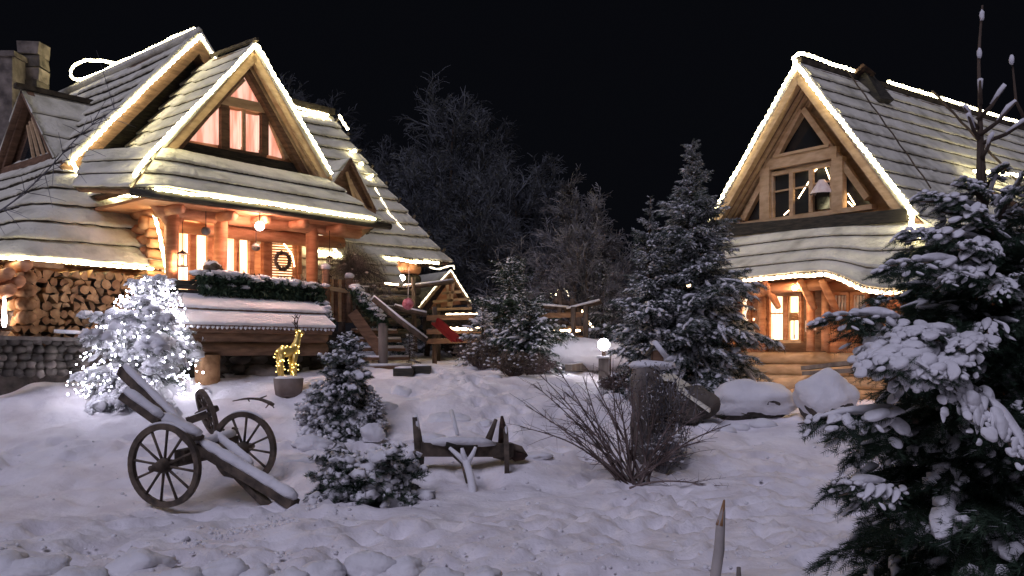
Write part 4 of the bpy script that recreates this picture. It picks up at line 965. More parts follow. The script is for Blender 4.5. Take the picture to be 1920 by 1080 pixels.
# carved bracket logs, posts, beams under the eave
for (q0, q1, r0) in (((1380, 545), (1545, 533), .12), ((1340, 553), (1430, 548), .10)): logrow(HR, at(*q0, -.35), at(*q1, -.35), r0, LOG, 'lintel_log', 10)
for px in (1372, 1428, 1520, 1548):
    p = at(px, 545, -.1); logrow(HR, p, V((p.x, p.y, 1.6)), .085, LOG, 'post', 9)
for px in (1432, 1500, 1540):
    p = at(px, 527, -.6); m = M(); m.tube(smoothline([p+UP*.02, p-UP*.22+RH.b*.22, p-UP*.55+RH.b*.5], 6, 2), [.06, .075, .08, .08, .075, .06], 8); m.build('carved_bracket', LOG, HR, True)
for i, (px, py) in enumerate(((1660, 562), (1668, 585), (1655, 607), (1700, 575))):
    p = at(px, py, -.2); m = M(); m.tube(smoothline([p, p-X*.35-UP*.05, p-X*.8+UP*.04, p-X*1.25-UP*.06], 8, 1), [.12, .14, .12, .10, .12, .14, .13, .1], 10, wob=.05); m.build('curved_log', LOG, HR, True)
rect(1510, 1530, 601, 622, -.12, CURT, 'notice', HR, 3)
# ropes of the cabin
rope([w(.30, -.08, 7.68), w(1.5, -.08, 6.15), w(2.74, -.08, 4.60)], 'rope light down the left verge of the log cabin gable', .038)
rope([w(.30, -.08, 7.68), w(-1.0, -.08, 5.95), w(-2.18, -.08, 4.42), w(-2.35, -.2, 4.15), w(-2.5, -.5, 3.85), w(-2.75, -.6, 3.7)], 'rope light down the right verge of the log cabin gable', .038)
rope([w(.33, -.06, 7.66), w(.42, .0, 7.86), w(.33, .12, 7.97), w(.3, .6, 7.95), w(.3, 2.2, 7.90)], 'rope light on the ridge left of the roof vent', .031)
rope([w(.3, 3.4, 7.92), w(.3, 6.5, 7.92), w(.3, 9.9, 7.92)], 'rope light on the ridge right of the roof vent', .031)
rope([w(2.5, -1.06, 3.07), w(.4, -1.06, 3.1), w(-1.05, -1.06, 3.10), w(-1.45, -1.06, 2.96), w(-1.85, -1.06, 2.76), w(-2.3, -1.08, 2.69), w(-3.3, -1.16, 2.67), w(-5.4, -1.25, 2.67)], 'rope light following the swept eave of the log cabin', .032, ROPEW)
el = thing('eave_lamp', at(1490, 540, -.55), 'small lamp tucked under the swept eave of the log cabin', 'lamp'); m = M(); m.blob(ORG[el], .05, 0, 8, 6, 0); m.build('globe', LAMPP, el, True)
plight(ORG[el], 120, (1, .55, .32), .056, el)
el = thing('corner_lamp', at(1700, 558, -.7), 'small lamp under the right corner eave of the log cabin', 'lamp'); m = M(); m.blob(ORG[el], .05, 0, 8, 6, 0); m.build('globe', LAMPP, el, True)
plight(ORG[el], 75, (1, .5, .28), .056, el)
# bench / boards beside the wall
bn = thing('plank_pile', at(1560, 690, -.5), 'weathered planks lying against the log cabin wall', 'planks')
for (x0, y0, x1, y1) in ((1510, 690, 1600, 680), (1512, 700, 1605, 694)): m = M(); m.beam(at(x0, y0, -.5), at(x1, y1, -.5), .3, .08); m.build('plank', GREYW, bn)
p = at(1465, 722, -.3); m = M(); m.tube(smoothline([p-X*-.3, p+UP*.0, p-X*.4+UP*.06, p-X*.75+UP*.22], 8, 1), [.12, .13, .13, .12, .11, .1, .08, .05], 9, wob=.1); tag(m.build('fallen_log', LOGP, None, True), 'curved bare log lying at the foot of the cabin wall', 'log')

# ================================================================== MIDDLE BACKGROUND
def gd(px, d): x = (px-960)/FPX*d; return V((x, d, gz(x, d)))
hut = thing('play_hut', gd(835, 24), 'small gabled play hut outlined with light ropes, in the middle distance', 'hut'); d_ = 24
A_ = PX(845, 508, d_); Bl_ = PX(785, 580, d_); Br_ = PX(882, 568, d_+.5); bk = V((-1.4, 2.2, 0))
courses(hut, [[A_.lerp(Bl_, k/4).lerp(A_.lerp(Bl_, k/4)+bk, i/9) for i in range(10)] for k in range(5)], 91, lift=.05, teeth=False, deck=.05)
courses(hut, [[A_.lerp(Br_, k/4).lerp(A_.lerp(Br_, k/4)+bk, i/9) for i in range(10)] for k in range(5)], 92, lift=.05, teeth=False, deck=.05)
m = M(); m.poly([A_+V((0, .3, -.15)), Bl_+V((.25, .3, 0)), Br_+V((-.2, .3, 0))], V((0, .06, 0))); m.build('gable_boarding', LOG, hut)  # brighter log tone paints the gable boards as lit
for (q0, q1) in (((812, 566), (880, 560)), ((815, 580), (885, 578)), ((838, 530), (842, 575)), ((850, 530), (846, 575)), ((828, 550), (865, 547))): m = M(); m.beam(PX(*q0, d_-.05), PX(*q1, d_-.05), .07, .07); m.build('hut_beam', LOGP, hut)
for i in range(6): m = M(); m.box(PX(843, 585+i*9, d_+.2), (1.25, .06, .115)); m.build('hut_plank', DARKW, hut)
for px in (822, 880): 
    b_ = gd(px, d_); m = M(); m.tube([b_, V((b_.x, b_.y, PX(px, 570, d_).z))], .06, 8); m.build('hut_post', BARK, hut, True)
rope([A_+V((0, -.08, .034)), Bl_+V((0, -.08, .05))], 'rope light on the left verge of the play hut', .018, ROPED); rope([A_+V((0, -.08, .034)), Br_+V((0, -.08, .05))], 'rope light on the right verge of the play hut', .018, ROPED)
sl = thing('slide', gd(850, 20), 'red plastic slide beside the play hut', 'slide'); m = M(); p, q = PX(820, 606, 20.4), PX(858, 640, 19.8); m.beam(p, q, .32, .04)
m.build('chute', RED, sl)
for s_ in (-1, 1): mm = M(); mm.beam(p+V((0, .16*s_, .05)), q+V((0, .16*s_, .05)), .04, .16); mm.build('side_rail', RED, sl)
rl = thing('timber_railing', gd(900, 21), 'dark timber railing edged with a yellow light strip behind the firs', 'railing')
for y in (596, 622, 640): m = M(); m.beam(PX(800, y, 21), PX(1100, y-6, 22), .10, .12); m.build('rail', LOGD, rl)
for px in (815, 905, 1000, 1075, 1098): b_ = gd(px, 21.3); m = M(); m.tube([b_, V((b_.x, b_.y, PX(px, 575, 21.3).z))], .06, 7); m.build('post', BARK, rl, True)
rope([PX(838, 616, 20.8), PX(902, 617, 20.8)], 'yellow light strip on the railing left of the firs', .035, ROPEW, wav=.008); rope([PX(1035, 620, 21.5), PX(1088, 620, 21.5)], 'yellow light strip on the railing right of the firs', .028, ROPEW, wav=.008)
rope([PX(836, 589, 21.5), PX(895, 589, 21.5)], 'thin white light strip above the play hut railing', .022, ROPEW, wav=.008)
h2 = thing('far_hut', gd(1030, 30), 'tiny far hut with pink lit gable seen past the firs', 'hut'); A_ = PX(1022, 548, 30); Bl_ = PX(1004, 575, 30); Br_ = PX(1040, 575, 30)
m = M(); m.poly([A_, Bl_, Br_], V((0, .1, 0))); m.build('lit_gable', LITP, h2)
for B in (Bl_, Br_): courses(h2, [[A_.lerp(B, k/2)+V((0, -.15, .05)), A_.lerp(B, k/2)+V((.3, 2, .05))] for k in range(3)], 95, n=6, lift=.05, teeth=False, deck=.04)
m = M(); m.box(PX(1022, 600, 30.2), (.6, 1, .9)); m.build('hut_wall', LOGD, h2)
rope([PX(1012, 553, 29.6), PX(1030, 549, 29.6), PX(1044, 552, 29.6), PX(1048, 541, 29.6)], 'curly light string on top of the far hut', .03)
rope([PX(1058, 541, 27), PX(1066, 547, 27), PX(1066, 555, 27)], 'short hooked light string right of the far hut', .018, ROPED)
rope([PX(1080, 568, 25), PX(1095, 590, 25), PX(1105, 605, 25), PX(1118, 622, 25)], 'drooping light string left of the big fir', .028, ROPEW)
pg = thing('log_pergola', gd(1060, 23), 'rough pergola of crossed dark logs behind the middle firs', 'pergola')
for (x0, y0, x1, y1, r_) in ((1000, 572, 1070, 578, .06), (1040, 563, 1090, 575, .08), (1060, 582, 1126, 565, .07), (1010, 600, 1065, 606, .06), (1030, 608, 1090, 612, .08), (1048, 545, 1052, 690, .07), (1085, 575, 1084, 690, .08), (1073, 560, 1078, 690, .06)):
    m = M(); m.tube([PX(x0, y0, 22.5), PX((x0+x1)/2, (y0+y1)/2+1, 22.7), PX(x1, y1, 22.5)], r_, 7, wob=.15); m.build('log', BARK, pg, True)
for (x0, y0, x1, y1) in ((1004, 570, 1066, 575), (1062, 578, 1124, 562)): m = M(); m.tube([PX(x0, y0, 22.4), PX(x1, y1, 22.4)], .03, 6, wob=.2); m.build('snow_ridge', SNOW, pg, True)
for i, (x0, y0, x1, y1, d, r_, lb) in enumerate(((745, 540, 850, 528, 22, .05, 'long bare pole crossing above the play hut roof'), (700, 560, 800, 640, 18, .06, 'slanting log behind the stair newel'), (775, 520, 778, 660, 22, .06, 'upright pole left of the play hut'), (740, 575, 800, 590, 19, .05, 'short rail by the hanging pink ball'), (905, 640, 1010, 652, 19.5, .06, 'low rail behind the speckled bush'))):
    m = M(); m.tube([PX(x0, y0, d), PX((x0+x1)/2, (y0+y1)/2+1, d), PX(x1, y1, d)], r_, 7, wob=.15); o = tag(m.build('pole', BARK, None, True), lb, 'pole')
    if abs(x1-x0) > 20: m = M(); m.tube([PX(x0, y0, d)+UP*r_*.9, PX((x0+x1)/2, (y0+y1)/2+1, d)+UP*r_*.9, PX(x1, y1, d)+UP*r_*.9], r_*.6, 6, wob=.3); m.build('snow_ridge', SNOW, o, True)
rope([PX(722, 531, 18.5), PX(748, 533, 18.5)], 'short warm light strip behind the weeping shrub', .02, ROPEW)
rope([PX(805, 500, 20), PX(822, 505, 20), PX(838, 501, 20), PX(850, 497, 20), PX(852, 505, 20)], 'wavy snowy light string above the play hut', .018, ROPED)
# snow bank, beam, garden globe lamp
b_ = PX(1095, 665, 21); m = M(); m.blob(b_, (1.6, .8, .35), 5, 20, 10, .25); tag(m.build('snow_bank', SNOW, None, True), 'rounded snow bank left of the garden globe lamp', 'snow bank')
p0, p1 = onground(1060, 700), onground(1127, 697); m = M(); m.beam(PX(1066, 690, p0.y), PX(1126, 684, p1.y), .16, .16); o = tag(m.build('timber_beam', GREYW), 'long squared timber lying left of the lamp post', 'beam')
m = M(); m.beam(PX(1066, 684, p0.y), PX(1126, 678, p1.y), .14, .03); m.build('snow_strip', SNOW, None); D.objects['snow_strip.001'].parent = o if 'snow_strip.001' in D.objects else None
p = onground(1132, 716); lp = thing('garden_lamp', p, 'bright white globe lamp on a short square wooden post', 'garden lamp')
tz = PX(1132, 672, p.y).z; m = M(); m.box(V((p.x, p.y, (p.z-.1+tz)/2)), (.19, .19, tz-p.z+.1)); m.build('post', GREYW, lp); m = M(); m.box(V((p.x, p.y, tz+.02)), (.25, .25, .05), jit=.01); m.build('post_cap', SNOW, lp, True)
m = M(); m.tube([V((p.x, p.y, tz+.04)), V((p.x, p.y, tz+.14))], .04, 8); m.build('socket', IRON, lp); c_ = V((p.x, p.y, PX(0, 646, p.y).z)); m = M(); m.blob(c_, .12, 0, 16, 10, 0); m.build('globe', LAMPW, lp, True)
plight(c_, 240, (.93, .9, 1), .128, lp)
m = M(); m.box(PX(1144, 690, p.y+.1), (.03, .03, .5)); m.build('side_stake', IRON, lp)
# pink hanging ornament
c_ = PX(765, 570, 18); t = thing('hanging_ball', c_, 'pink patterned ball hanging on a cord right of the stairs', 'ornament'); m = M(); m.blob(c_, .115, 3, 14, 10, .12, 4); m.build('ball', PINK, t, True); m = M(); m.tube([c_+UP*.1, PX(767, 500, 18)], .008, 4); m.build('cord', CURT, t)

# snow-covered things lying in the yard
def snowrock(px, py, rx, rz, d, label, seed, grp=None, bare=.35, ry=None, sink=.25, cat='boulder', nm='boulder', base=None):
    s_ = d/FPX; c = PX(px, py, d); top_z = c.z+rz*s_; bot_z = min(c.z-rz*s_, gz(c.x, c.y)-.10); c.z = (top_z+bot_z)/2; rz = (top_z-bot_z)/2/s_; m = M(); m.blob(c, (rx*.93*s_, (ry or rx*.66)*s_, rz*.95*s_), seed, 22, 14, .28, 1.1, mi=0); 
    t = thing(nm, c, label, cat, grp); (m.build('rock', STONE2, t, True) if bare < .34 else None)
    m = M(); k = 1.05; m.blob(c+UP*(rz*s_*bare), (rx*s_*k, (ry or rx*.7)*s_*k, rz*s_*(.98)), seed, 30, 20, .30, 1.25, flatbot=.62+.2*bare); m.build('snow_cap', SNOW, t, True); return t
snowrock(1408, 757, 72, 40, 14.8, 'big smooth boulder under a thick snow cap, left of the cabin corner', 3, bare=.16)
snowrock(1548, 752, 52, 42, 14.3, 'blocky snow-capped boulder partly behind the right fir', 8, bare=.25)
c_ = PX(1292, 757, 14.2); t = thing('dark_boulder', c_, 'long dark sloping boulder dusted with snow behind the wooden post', 'boulder'); m = M(); m.blob(c_, (.42, .35, .30), 12, 20, 12, .35); m.build('rock', STONE2, t, True)
m = M(); m.poly([PX(1238, 702, 13.9), PX(1262, 700, 14.2), PX(1342, 752, 14.4), PX(1330, 768, 13.8)], V((0, 0, -.05))); m.build('snow_slab', ROOFSNOW, t)
snowrock(678, 797, 27, 24, 12.8, 'egg-shaped snow-capped stone right of the small fir', 15, bare=.22)
snowrock(752, 748, 24, 20, 14.6, 'pointed snow-capped stone nearest the path', 19, bare=.2)
snowrock(790, 770, 40, 17, 14.0, 'wide low snow-covered stone below the pointed one', 23, bare=.35)
snowrock(840, 796, 46, 15, 13.4, 'flat snow-covered mound behind the old plough', 29, bare=.5)
for (px_, py_, rx_, rz_, d_, lb_) in ((725, 775, 20, 16, 13.6, 'rounded snow hummock between the egg-shaped and pointed stones'), (880, 775, 26, 11, 13.9, 'shallow snow hummock above the plough blade'), (815, 830, 30, 10, 12.3, 'low snow hummock left of the plough upright'), (905, 800, 22, 10, 13.2, 'small snow hummock right of the snow-plastered stake'), (585, 835, 34, 12, 12.2, 'snow hummock below the dwarf fir'), (560, 870, 40, 12, 11.6, 'wide snow hummock right of the cart wheel'), (1000, 860, 36, 9, 11.8, 'flat snow hummock right of the plough bracket')):
    snowrock(px_, py_, rx_, rz_, d_, lb_, px_, 'snow hummocks in the yard', bare=.4, cat='snow mound', nm='snow_mound')
snowrock(700, 815, 22, 11, 12.4, 'small snow lump in front of the egg-shaped stone', 31, bare=.5)
for i, (x0, y0, x1, y1) in enumerate(((772, 746, 812, 739), (815, 739, 866, 735))):
    p0, p1 = PX(x0, y0, 15.0), PX(x1, y1, 15.2); m = M(); m.beam(p0, p1, .14, .09); tag(m.build('edging_plank', DARKW), ('dark edging plank nearest the pointed stone', 'dark edging plank farther along beside the path')[i], 'plank')
for i, (px, py) in enumerate(((757, 700), (790, 697))):
    p = onground(px, py+4); t = thing('planter_box', p, ('dark snow-filled planter box holding the little conifer', 'low dark planter box right of the little conifer')[i], 'planter'); m = M(); m.box(p+UP*.07, (.34, .3, .14)); m.build('box', DARKW, t); m = M(); m.blob(p+UP*.13, (.17, .14, .05), i, 12, 6, .2); m.build('snow_fill', SNOW, t, True)
r = random.Random(40)
for i in range(13):
    px = 705+i*14; py = 672+i*2.2+r.uniform(-4, 4)
for i, (px, py, s_) in enumerate(((925, 704, 20), (885, 690, 12), (848, 678, 14), (820, 664, 16), (1150, 740, 22), (1330, 800, 24), (1385, 798, 22), (1432, 800, 26), (1365, 806, 18), (1480, 765, 20))):
    p = onground(px, py); k = p.y/FPX; m = M(); m.blob(p, (s_*k, s_*.8*k, s_*.45*k), i*5, 12, 8, .25); tag(m.build('snow_lump', SNOW, None, True), None, None, 'rounded snow lumps along the path and boulders'); 
for o, l in zip([o for o in COL.objects if o.name.startswith('snow_lump')], ['snow lump beside the path below the middle firs', 'small snow lump on the path edge left of the middle firs', 'snow lump at the path edge below the red slide', 'snow lump where the path meets the bushes', 'snow lump in front of the lamp post base', 'first snow lump before the big smooth boulder', 'middle snow lump before the big smooth boulder', 'right snow lump before the big smooth boulder', 'smallest snow lump nearest the viewer before the big smooth boulder', 'snow lump between the two big boulders']): tag(o, l, 'snow lump')

# tall wooden post with vine and a tilted bird house
p = onground(1212, 868); d_ = p.y; tp = thing('wooden_post', p, 'thick weathered post with snow on top, wrapped in dry vines', 'post')
zt = PX(0, 688, d_).z; m = M(); xx = PX(1212, 0, d_).x; rr = 27*d_/FPX; m.tube([V((xx+noise.noise(V((k*.9, 3, 0)))*.02, d_+.05, p.z-.1+(zt-p.z+.1)*k/7)) for k in range(8)], [rr*(1.12-.02*k) for k in range(8)], 12, wob=.07); m.build('post_shaft', GREYW, tp, True)
m = M(); m.box(V((PX(1254, 0, d_).x, d_+.25, (p.z-.1+zt)/2-.1)), (36*d_/FPX, .2, zt-p.z-.1), jit=.02); m.build('rear_shaft', BARK, tp)
m = M(); m.blob(V((PX(1222, 0, d_).x, d_+.05, zt+.02)), (45*d_/FPX, .2, .07), 3, 18, 8, .2); m.build('snow_cap', SNOW, tp, True)
c_ = PX(1232, 660, d_+.05); bh = thing('bird_house', c_, 'little tilted bird house with a snow slab roof, on the post', 'bird house')
m = M(); m.box(c_-UP*.06, (.14, .14, .16), jit=.01); m.build('box', LOGD, bh)
for sd in (-1,): m = M(); m.box(c_+V((.03, 0, .03)), (.27, .24, .07), (V((.62, 0, -.78)), V((0, 1, 0)), V((.78, 0, .62))), jit=.01); m.build('snow_slab', SNOW, bh, True)
m = M(); m.box(c_+V((-.09, 0, .02)), (.18, .22, .03), (V((.6, 0, .8)), V((0, 1, 0)), V((-.8, 0, .6)))); m.build('roof_board', DARKW, bh)
r = random.Random(77); vt = thing('dry_vine', p, 'tangled frosted dry vine climbing over the wooden post', 'vine'); m = M(); P = []
for i in range(42):
    x = PX(1200+r.random()*75, 0, d_).x; q = V((x, d_-.2-r.random()*.1, p.z)); pts = [q]
    for k in range(7): q = q+V((r.gauss(0, .07), r.gauss(0, .03), r.uniform(.08, .22))); pts.append(q); P += [q+V((r.gauss(0, .07), -.02+r.gauss(0, .03), r.gauss(0, .07))) for _ in range(5)]
    m.tube(smoothline(pts, 12, 1), .006, 4, cap=False)
m.build('stems', TWIG, vt); v = leafcloud(P*2, .026, r); npmesh('leaves', v, np.arange(len(v)).reshape(-1, 3), [LEAFB, TWIG, SNOW], vt, mi=np.random.default_rng(3).choice([0, 1, 2], len(v)//3, p=[.5, .38, .12]))

# ================================================================== VEGETATION
# fir covered in white fairy lights
p = onground(255, 742); lf = conifer('lit_fir', p, 1.95, 1.12, 'snow-covered fir glowing with white fairy lights in front of the firewood', 1, 2.0, needle=.06, snowr=.062, cov=.8, prof=.5, seed=4, leadz=.02, needles=NEEDLE2, lean=.32, up=.25, frost=.75, wide=lambda t: 1+.28*math.sin(t*13+1))
r = random.Random(8); m = M()
for i in range(760):
    t = r.random()**1.15; R_ = 1.06*(1-t)**.52+.04; a = r.uniform(0, 6.283); rr = R_*r.uniform(.62, 1.0)
    m.blob(p+V((math.cos(a)*rr+.3*t**1.5, math.sin(a)*rr, .08+t*1.85)), r.uniform(.007, .019), 0, 5, 3, 0)
m.build('fairy_bulbs', BULB, lf, kind='stuff')
# small fir in the middle
p = onground(650, 812); conifer('small_fir', p, 1.55, .66, 'small dense fir with frosted top, right of the golden reindeer', 1, 2.1, needle=.07, snowr=.075, cov=.26, prof=.5, seed=9, leadz=.03, up=.4, frost=.22)
p = onground(598, 800); conifer('dwarf_fir', p, .62, .42, 'snowy dwarf fir leaning against the left of the small fir', 1, 1.3, needle=.07, snowr=.08, cov=.95, prof=.35, seed=10, leadz=.03, up=.25, frost=.6)
p = onground(702, 815); conifer('dwarf_fir', p, .62, .30, 'low snowy fir clump right of the small fir, behind the egg-shaped stone', 1, 1.0, needle=.06, snowr=.06, cov=.8, prof=.5, seed=14, leadz=.03, up=.3)
# low spreading juniper in the foreground
p = onground(690, 930); conifer('spreading_juniper', p-UP*.02, .40, .66, 'low spreading evergreen bush with drooping snow, nearest bush left of the plough', 1, 2.4, needle=.07, snowr=.085, cov=.26, prof=.10, seed=22, leadz=.05, up=.45, droop=.05, cat='evergreen bush', frost=.15)
# middle firs
p = gd(955, 20.5); conifer('middle_fir', p, CAMZ-(492-HY)/FPX*20.5-p.z, .95, 'upper dark fir behind, above the timber railing', 0, 1.7, needle=.08, snowr=.025, cov=.3, prof=.35, seed=31, zlo=.3, leadz=.03, frost=.18, wide=lambda t: 1+.3*math.sin(t*15))
p = gd(993, 18.3); conifer('middle_fir', p, CAMZ-(562-HY)/FPX*18.3-p.z, .85, 'lower dark fir in front, left of the pergola', 1, 1.6, needle=.065, snowr=.040, cov=.3, prof=.4, seed=33, leadz=.03, frost=.2, wide=lambda t: 1+.3*math.sin(t*12+2))
p = gd(905, 19.4); conifer('middle_fir', p, CAMZ-(575-HY)/FPX*19.4-p.z, .62, 'small fir whose branches cover the yellow light strip', 0, 1.2, needle=.07, snowr=.055, cov=.7, prof=.5, seed=35, leadz=.03)
# the big fir
p = gd(1300, 16.3); p.z = gz(p.x, p.y); top_ = CAMZ-(262-HY)/FPX*16.3
conifer('big_fir', p, top_-p.z, 1.60, 'tall frosted fir standing left of the log cabin', 1, 3.6, needle=.062, snowr=.026, cov=.45, prof=.9, seed=41, leadz=.015, up=.6, frost=.58, wide=lambda t: 1.0+.2*math.sin(t*21)+.1*math.sin(t*47))
p = gd(1218, 16.0); top_ = CAMZ-(372-HY)/FPX*16.0
conifer('second_fir', p, top_-p.z, .95, 'slimmer frosted fir just left of the tall one', 1, 2.6, needle=.06, snowr=.03, cov=.5, prof=.8, seed=43, leadz=.02, up=.7, frost=.38, wide=lambda t: 1.0+.18*math.sin(t*19))
p = onground(1345, 735); conifer('dwarf_fir', p, .42, .3, 'bright snowy fir tuft left of the big smooth boulder', 1, .6, needle=.06, snowr=.08, cov=1, prof=.5, seed=47, up=.3)
# near spruce at the right edge
bx_ = PX(1842, 0, 5.2).x; gb = V((bx_, 5.2, gz(bx_, 5.2))); 
def prof_near(t): return 1.10-.35*t if t < .58 else max(.62, .90-(t-.58)*1.2)
conifer('near_spruce', gb, 3.30, .98, 'big dark spruce filling the right edge, bluish snow on its branches', 2, 3.6, needle=.045, snowr=.030, cov=.09, prof=.42, seed=52, leadz=.26, up=.45, wide=prof_near, cat='spruce', zlo=.0, frost=.04)
nsp = D.objects['near_spruce']; 
# heavy snow pads on its upper left boughs
def frondpad(root, anchor, az, pit, L, seed, cov=1.0, sr=.075, nm='snowy_bough'):
    key = (2, .040, sr, cov); FT = fronds(*key); fv, fu, sv, sf = FT[seed % 7]; R = rotz(az)@roty(-pit); c = np.array(anchor)
    o = npmesh(nm, fv@R.T*L+c, np.arange(len(fv)).reshape(-1, 3), NEEDLE, root)
    if len(sv): 
        s = npmesh('snow_pad', sv@R.T*L+c+np.array([0, 0, .012]), sf, SNOW, o, smooth=True, kind='stuff'); md = s.modifiers.new('s', 'SUBSURF'); md.levels = md.render_levels = 1
    m = M(); d = R@np.array([1, 0, 0]); m.tube([c, c+d*L*.5, c+(R@np.array([1, 0, -.16]))*L], [.016, .010, .003], 5); m.build('bough_wood', BARK, o, True)
for i, (px, py, d, tx, ty) in enumerate(((1790, 655, 4.75, 1630, 665), (1800, 640, 4.7, 1670, 635), (1800, 665, 4.55, 1670, 715), (1830, 660, 4.5, 1740, 715), (1850, 640, 4.5, 1800, 655), (1730, 670, 4.5, 1790, 730), (1780, 700, 4.45, 1905, 860), (1750, 690, 4.5, 1850, 800), (1760, 655, 4.6, 1605, 690), (1720, 640, 4.6, 1760, 640), (1700, 650, 4.55, 1700, 740), (1740, 625, 4.8, 1560, 600), (1850, 430, 5.1, 1770, 400), (1850, 420, 5.0, 1905, 400), (1860, 560, 4.9, 1905, 520), (1720, 790, 4.8, 1510, 795), (1700, 920, 4.7, 1580, 930), (1860, 480, 4.8, 1800, 470), (1850, 520, 4.8, 1680, 500), (1850, 460, 4.9, 1700, 455), (1850, 500, 4.8, 1760, 540), (1860, 440, 4.9, 1840, 400), (1870, 520, 4.8, 1860, 560), (1860, 380, 5.1, 1900, 360), (1850, 380, 5.1, 1790, 350), (1850, 350, 5.2, 1890, 310), (1840, 400, 5.0, 1730, 380), (1870, 420, 4.9, 1920, 330), (1860, 600, 4.7, 1850, 640), (1850, 450, 4.9, 1820, 500))):
    a = PX(px, py, d); b = PX(tx, ty, d-.2); v_ = b-a; az = math.atan2(v_.y, v_.x); pit = math.atan2(v_.z, math.hypot(v_.x, v_.y)); frondpad(nsp, a, az, pit+.16, v_.length*1.05, i, cov=1.0 if i < 11 else .6, sr=.056 if i < 11 else .040)
# leader with bare whorls
m = M(); sn = M(); L0 = [PX(x, y, 5.2) for x, y in ((1838, 420), (1835, 340), (1838, 200), (1834, 110), (1842, 10))]; m.tube(smoothline(L0, 14, 1), [.020-.0011*i for i in range(14)], 7)
for (x0, y0, x1, y1) in ((1832, 225, 1885, 160), (1835, 255, 1905, 190), (1833, 240, 1808, 200), (1838, 270, 1935, 220), (1838, 195, 1838, 150), (1830, 430, 1870, 320), (1836, 350, 1800, 380), (1840, 380, 1760, 400), (1836, 260, 1815, 215), (1834, 400, 1700, 445), (1838, 300, 1862, 250)):
    p0, p1 = PX(x0, y0, 5.2), PX(x1, y1, 5.1); md = p0.lerp(p1, .5)-UP*.02; m.tube([p0, md, p1], [.014, .011, .007], 6); 
    if x0 != 1838 or True: sn.tube([md+UP*.012, md.lerp(p1, .6)+UP*.017, p1+UP*.006], [.008, .016, .012], 6, wob=.3)
m.tube([PX(1925, 230, 5.2), PX(1905, 190, 5.2), PX(1897, 105, 5.2)], [.012, .008, .004], 5)
for x, y in ((1841, 28), (1836, 100), (1897, 112)): sn.blob(PX(x, y, 5.19), (.014, .014, .03), x, 8, 6, .3)
m.build('leader', BARK, nsp, True); sn.build('snow_cover', SNOW, nsp, True, kind='stuff')

# bare shrub in front of the post
p = onground(1190, 905); bs = thing('bare_shrub', p, 'spreading leafless shrub with long thin stems in front of the wooden post', 'shrub'); r = random.Random(6); ms_ = M(); mt_ = M(); sn = M()
for (tx, ty, dy) in tuple((1190+random.Random(q).uniform(-215, 150), 700+random.Random(q+50).uniform(0, 130), random.Random(q+9).uniform(-.4, .5)) for q in range(12))+((1000, 720, .3), (975, 800, -.2), (1010, 700, .5), (1045, 690, .2), (1060, 735, .4), (1100, 690, -.1), (1148, 690, .2), (985, 760, .1), (1080, 820, -.3), (1120, 740, .3), (1160, 730, -.2), (1320, 770, .2), (1370, 795, -.3), (1300, 850, -.4), (1260, 820, .1), (1345, 915, -.3), (1180, 720, .1), (1230, 760, .4), (1090, 770, .1), (1030, 790, .3)):
    e = PX(tx, ty, p.y+dy); s0 = p+V((r.gauss(0, .08), r.gauss(0, .06), -.02)); md = s0.lerp(e, .5)+V((0, 0, .10))+V((r.gauss(0, .03), 0, r.gauss(0, .03))); pl = smoothline([s0, s0.lerp(md, .5)+UP*.03, md, md.lerp(e, .5)+UP*.02, e], 12, 2)
    ms_.tube(pl, [.013*(1-i/14) + .002 for i in range(12)], 5)
    for j in range(11):
        k = r.randrange(3, 11); q = pl[k]; dd = (pl[k+1]-pl[k]).normalized(); q2 = q+(dd+V((r.gauss(0, .5), r.gauss(0, .5), r.gauss(.1, .45)))).normalized()*r.uniform(.12, .42); mt_.tube([q, q.lerp(q2, .5)+V((0, 0, .01)), q2], [.004, .003, .0015], 4, cap=False)
        for _ in range(2): q3 = q.lerp(q2, r.random()); mt_.tube([q3, q3+V((r.gauss(0, .07), r.gauss(0, .07), r.gauss(.03, .06)))], [.0025, .001], 3, cap=False)
ms_.build('stems', TWIGD, bs, True); mt_.build('twigs', TWIGD, bs)
p = onground(1240, 890); bush('frosted_undergrowth', p, .75, .55, 'low frosted undergrowth at the foot of the wooden post', 3, 60, 700, .016, TWIG, TWIG, 60, depth=.4)
# bushes and hedges
p = at_ = LH.at(655, 560, -.1); bush('weeping_shrub', V((p.x, p.y, p.z-.2)), 1.7, 1.45, 'dense frosted weeping shrub rising behind the stair rail', 8, 230, 7000, .016, TWIG, TWIG, 40, weep=True)
for i, (px, py, wd, ht, lab) in enumerate(((860, 668, 1.3, .75, 'brown snow-flecked bush below the red slide'), (905, 690, 1.2, .7, 'speckled bush between the path and the middle firs'), (965, 705, .9, .45, 'low purple-brown bush at the path edge under the middle firs'), (810, 650, 1.2, .9, 'brown bush left of the red slide'), (745, 640, 1.5, 1.3, 'dark twiggy bush behind the stair newel'), (1000, 700, .8, .4, 'small frosted bush right of the path edge bush'), (1165, 735, .8, .35, 'low frosted plants beside the lamp post'))):
    p = onground(px, py); bush('garden_bush', p, wd*1.15, ht, lab, 60+i, 90, 3200, .034, TWIGD, LEAFB if i < 5 else TWIGD, 70)
p = onground(768, 688); conifer('potted_conifer', p+UP*.1, .62, .22, 'little brownish conifer in a dark planter beside the path', 0, .9, needle=.09, snowr=.05, cov=.2, prof=.4, seed=61, needles=LEAFB)
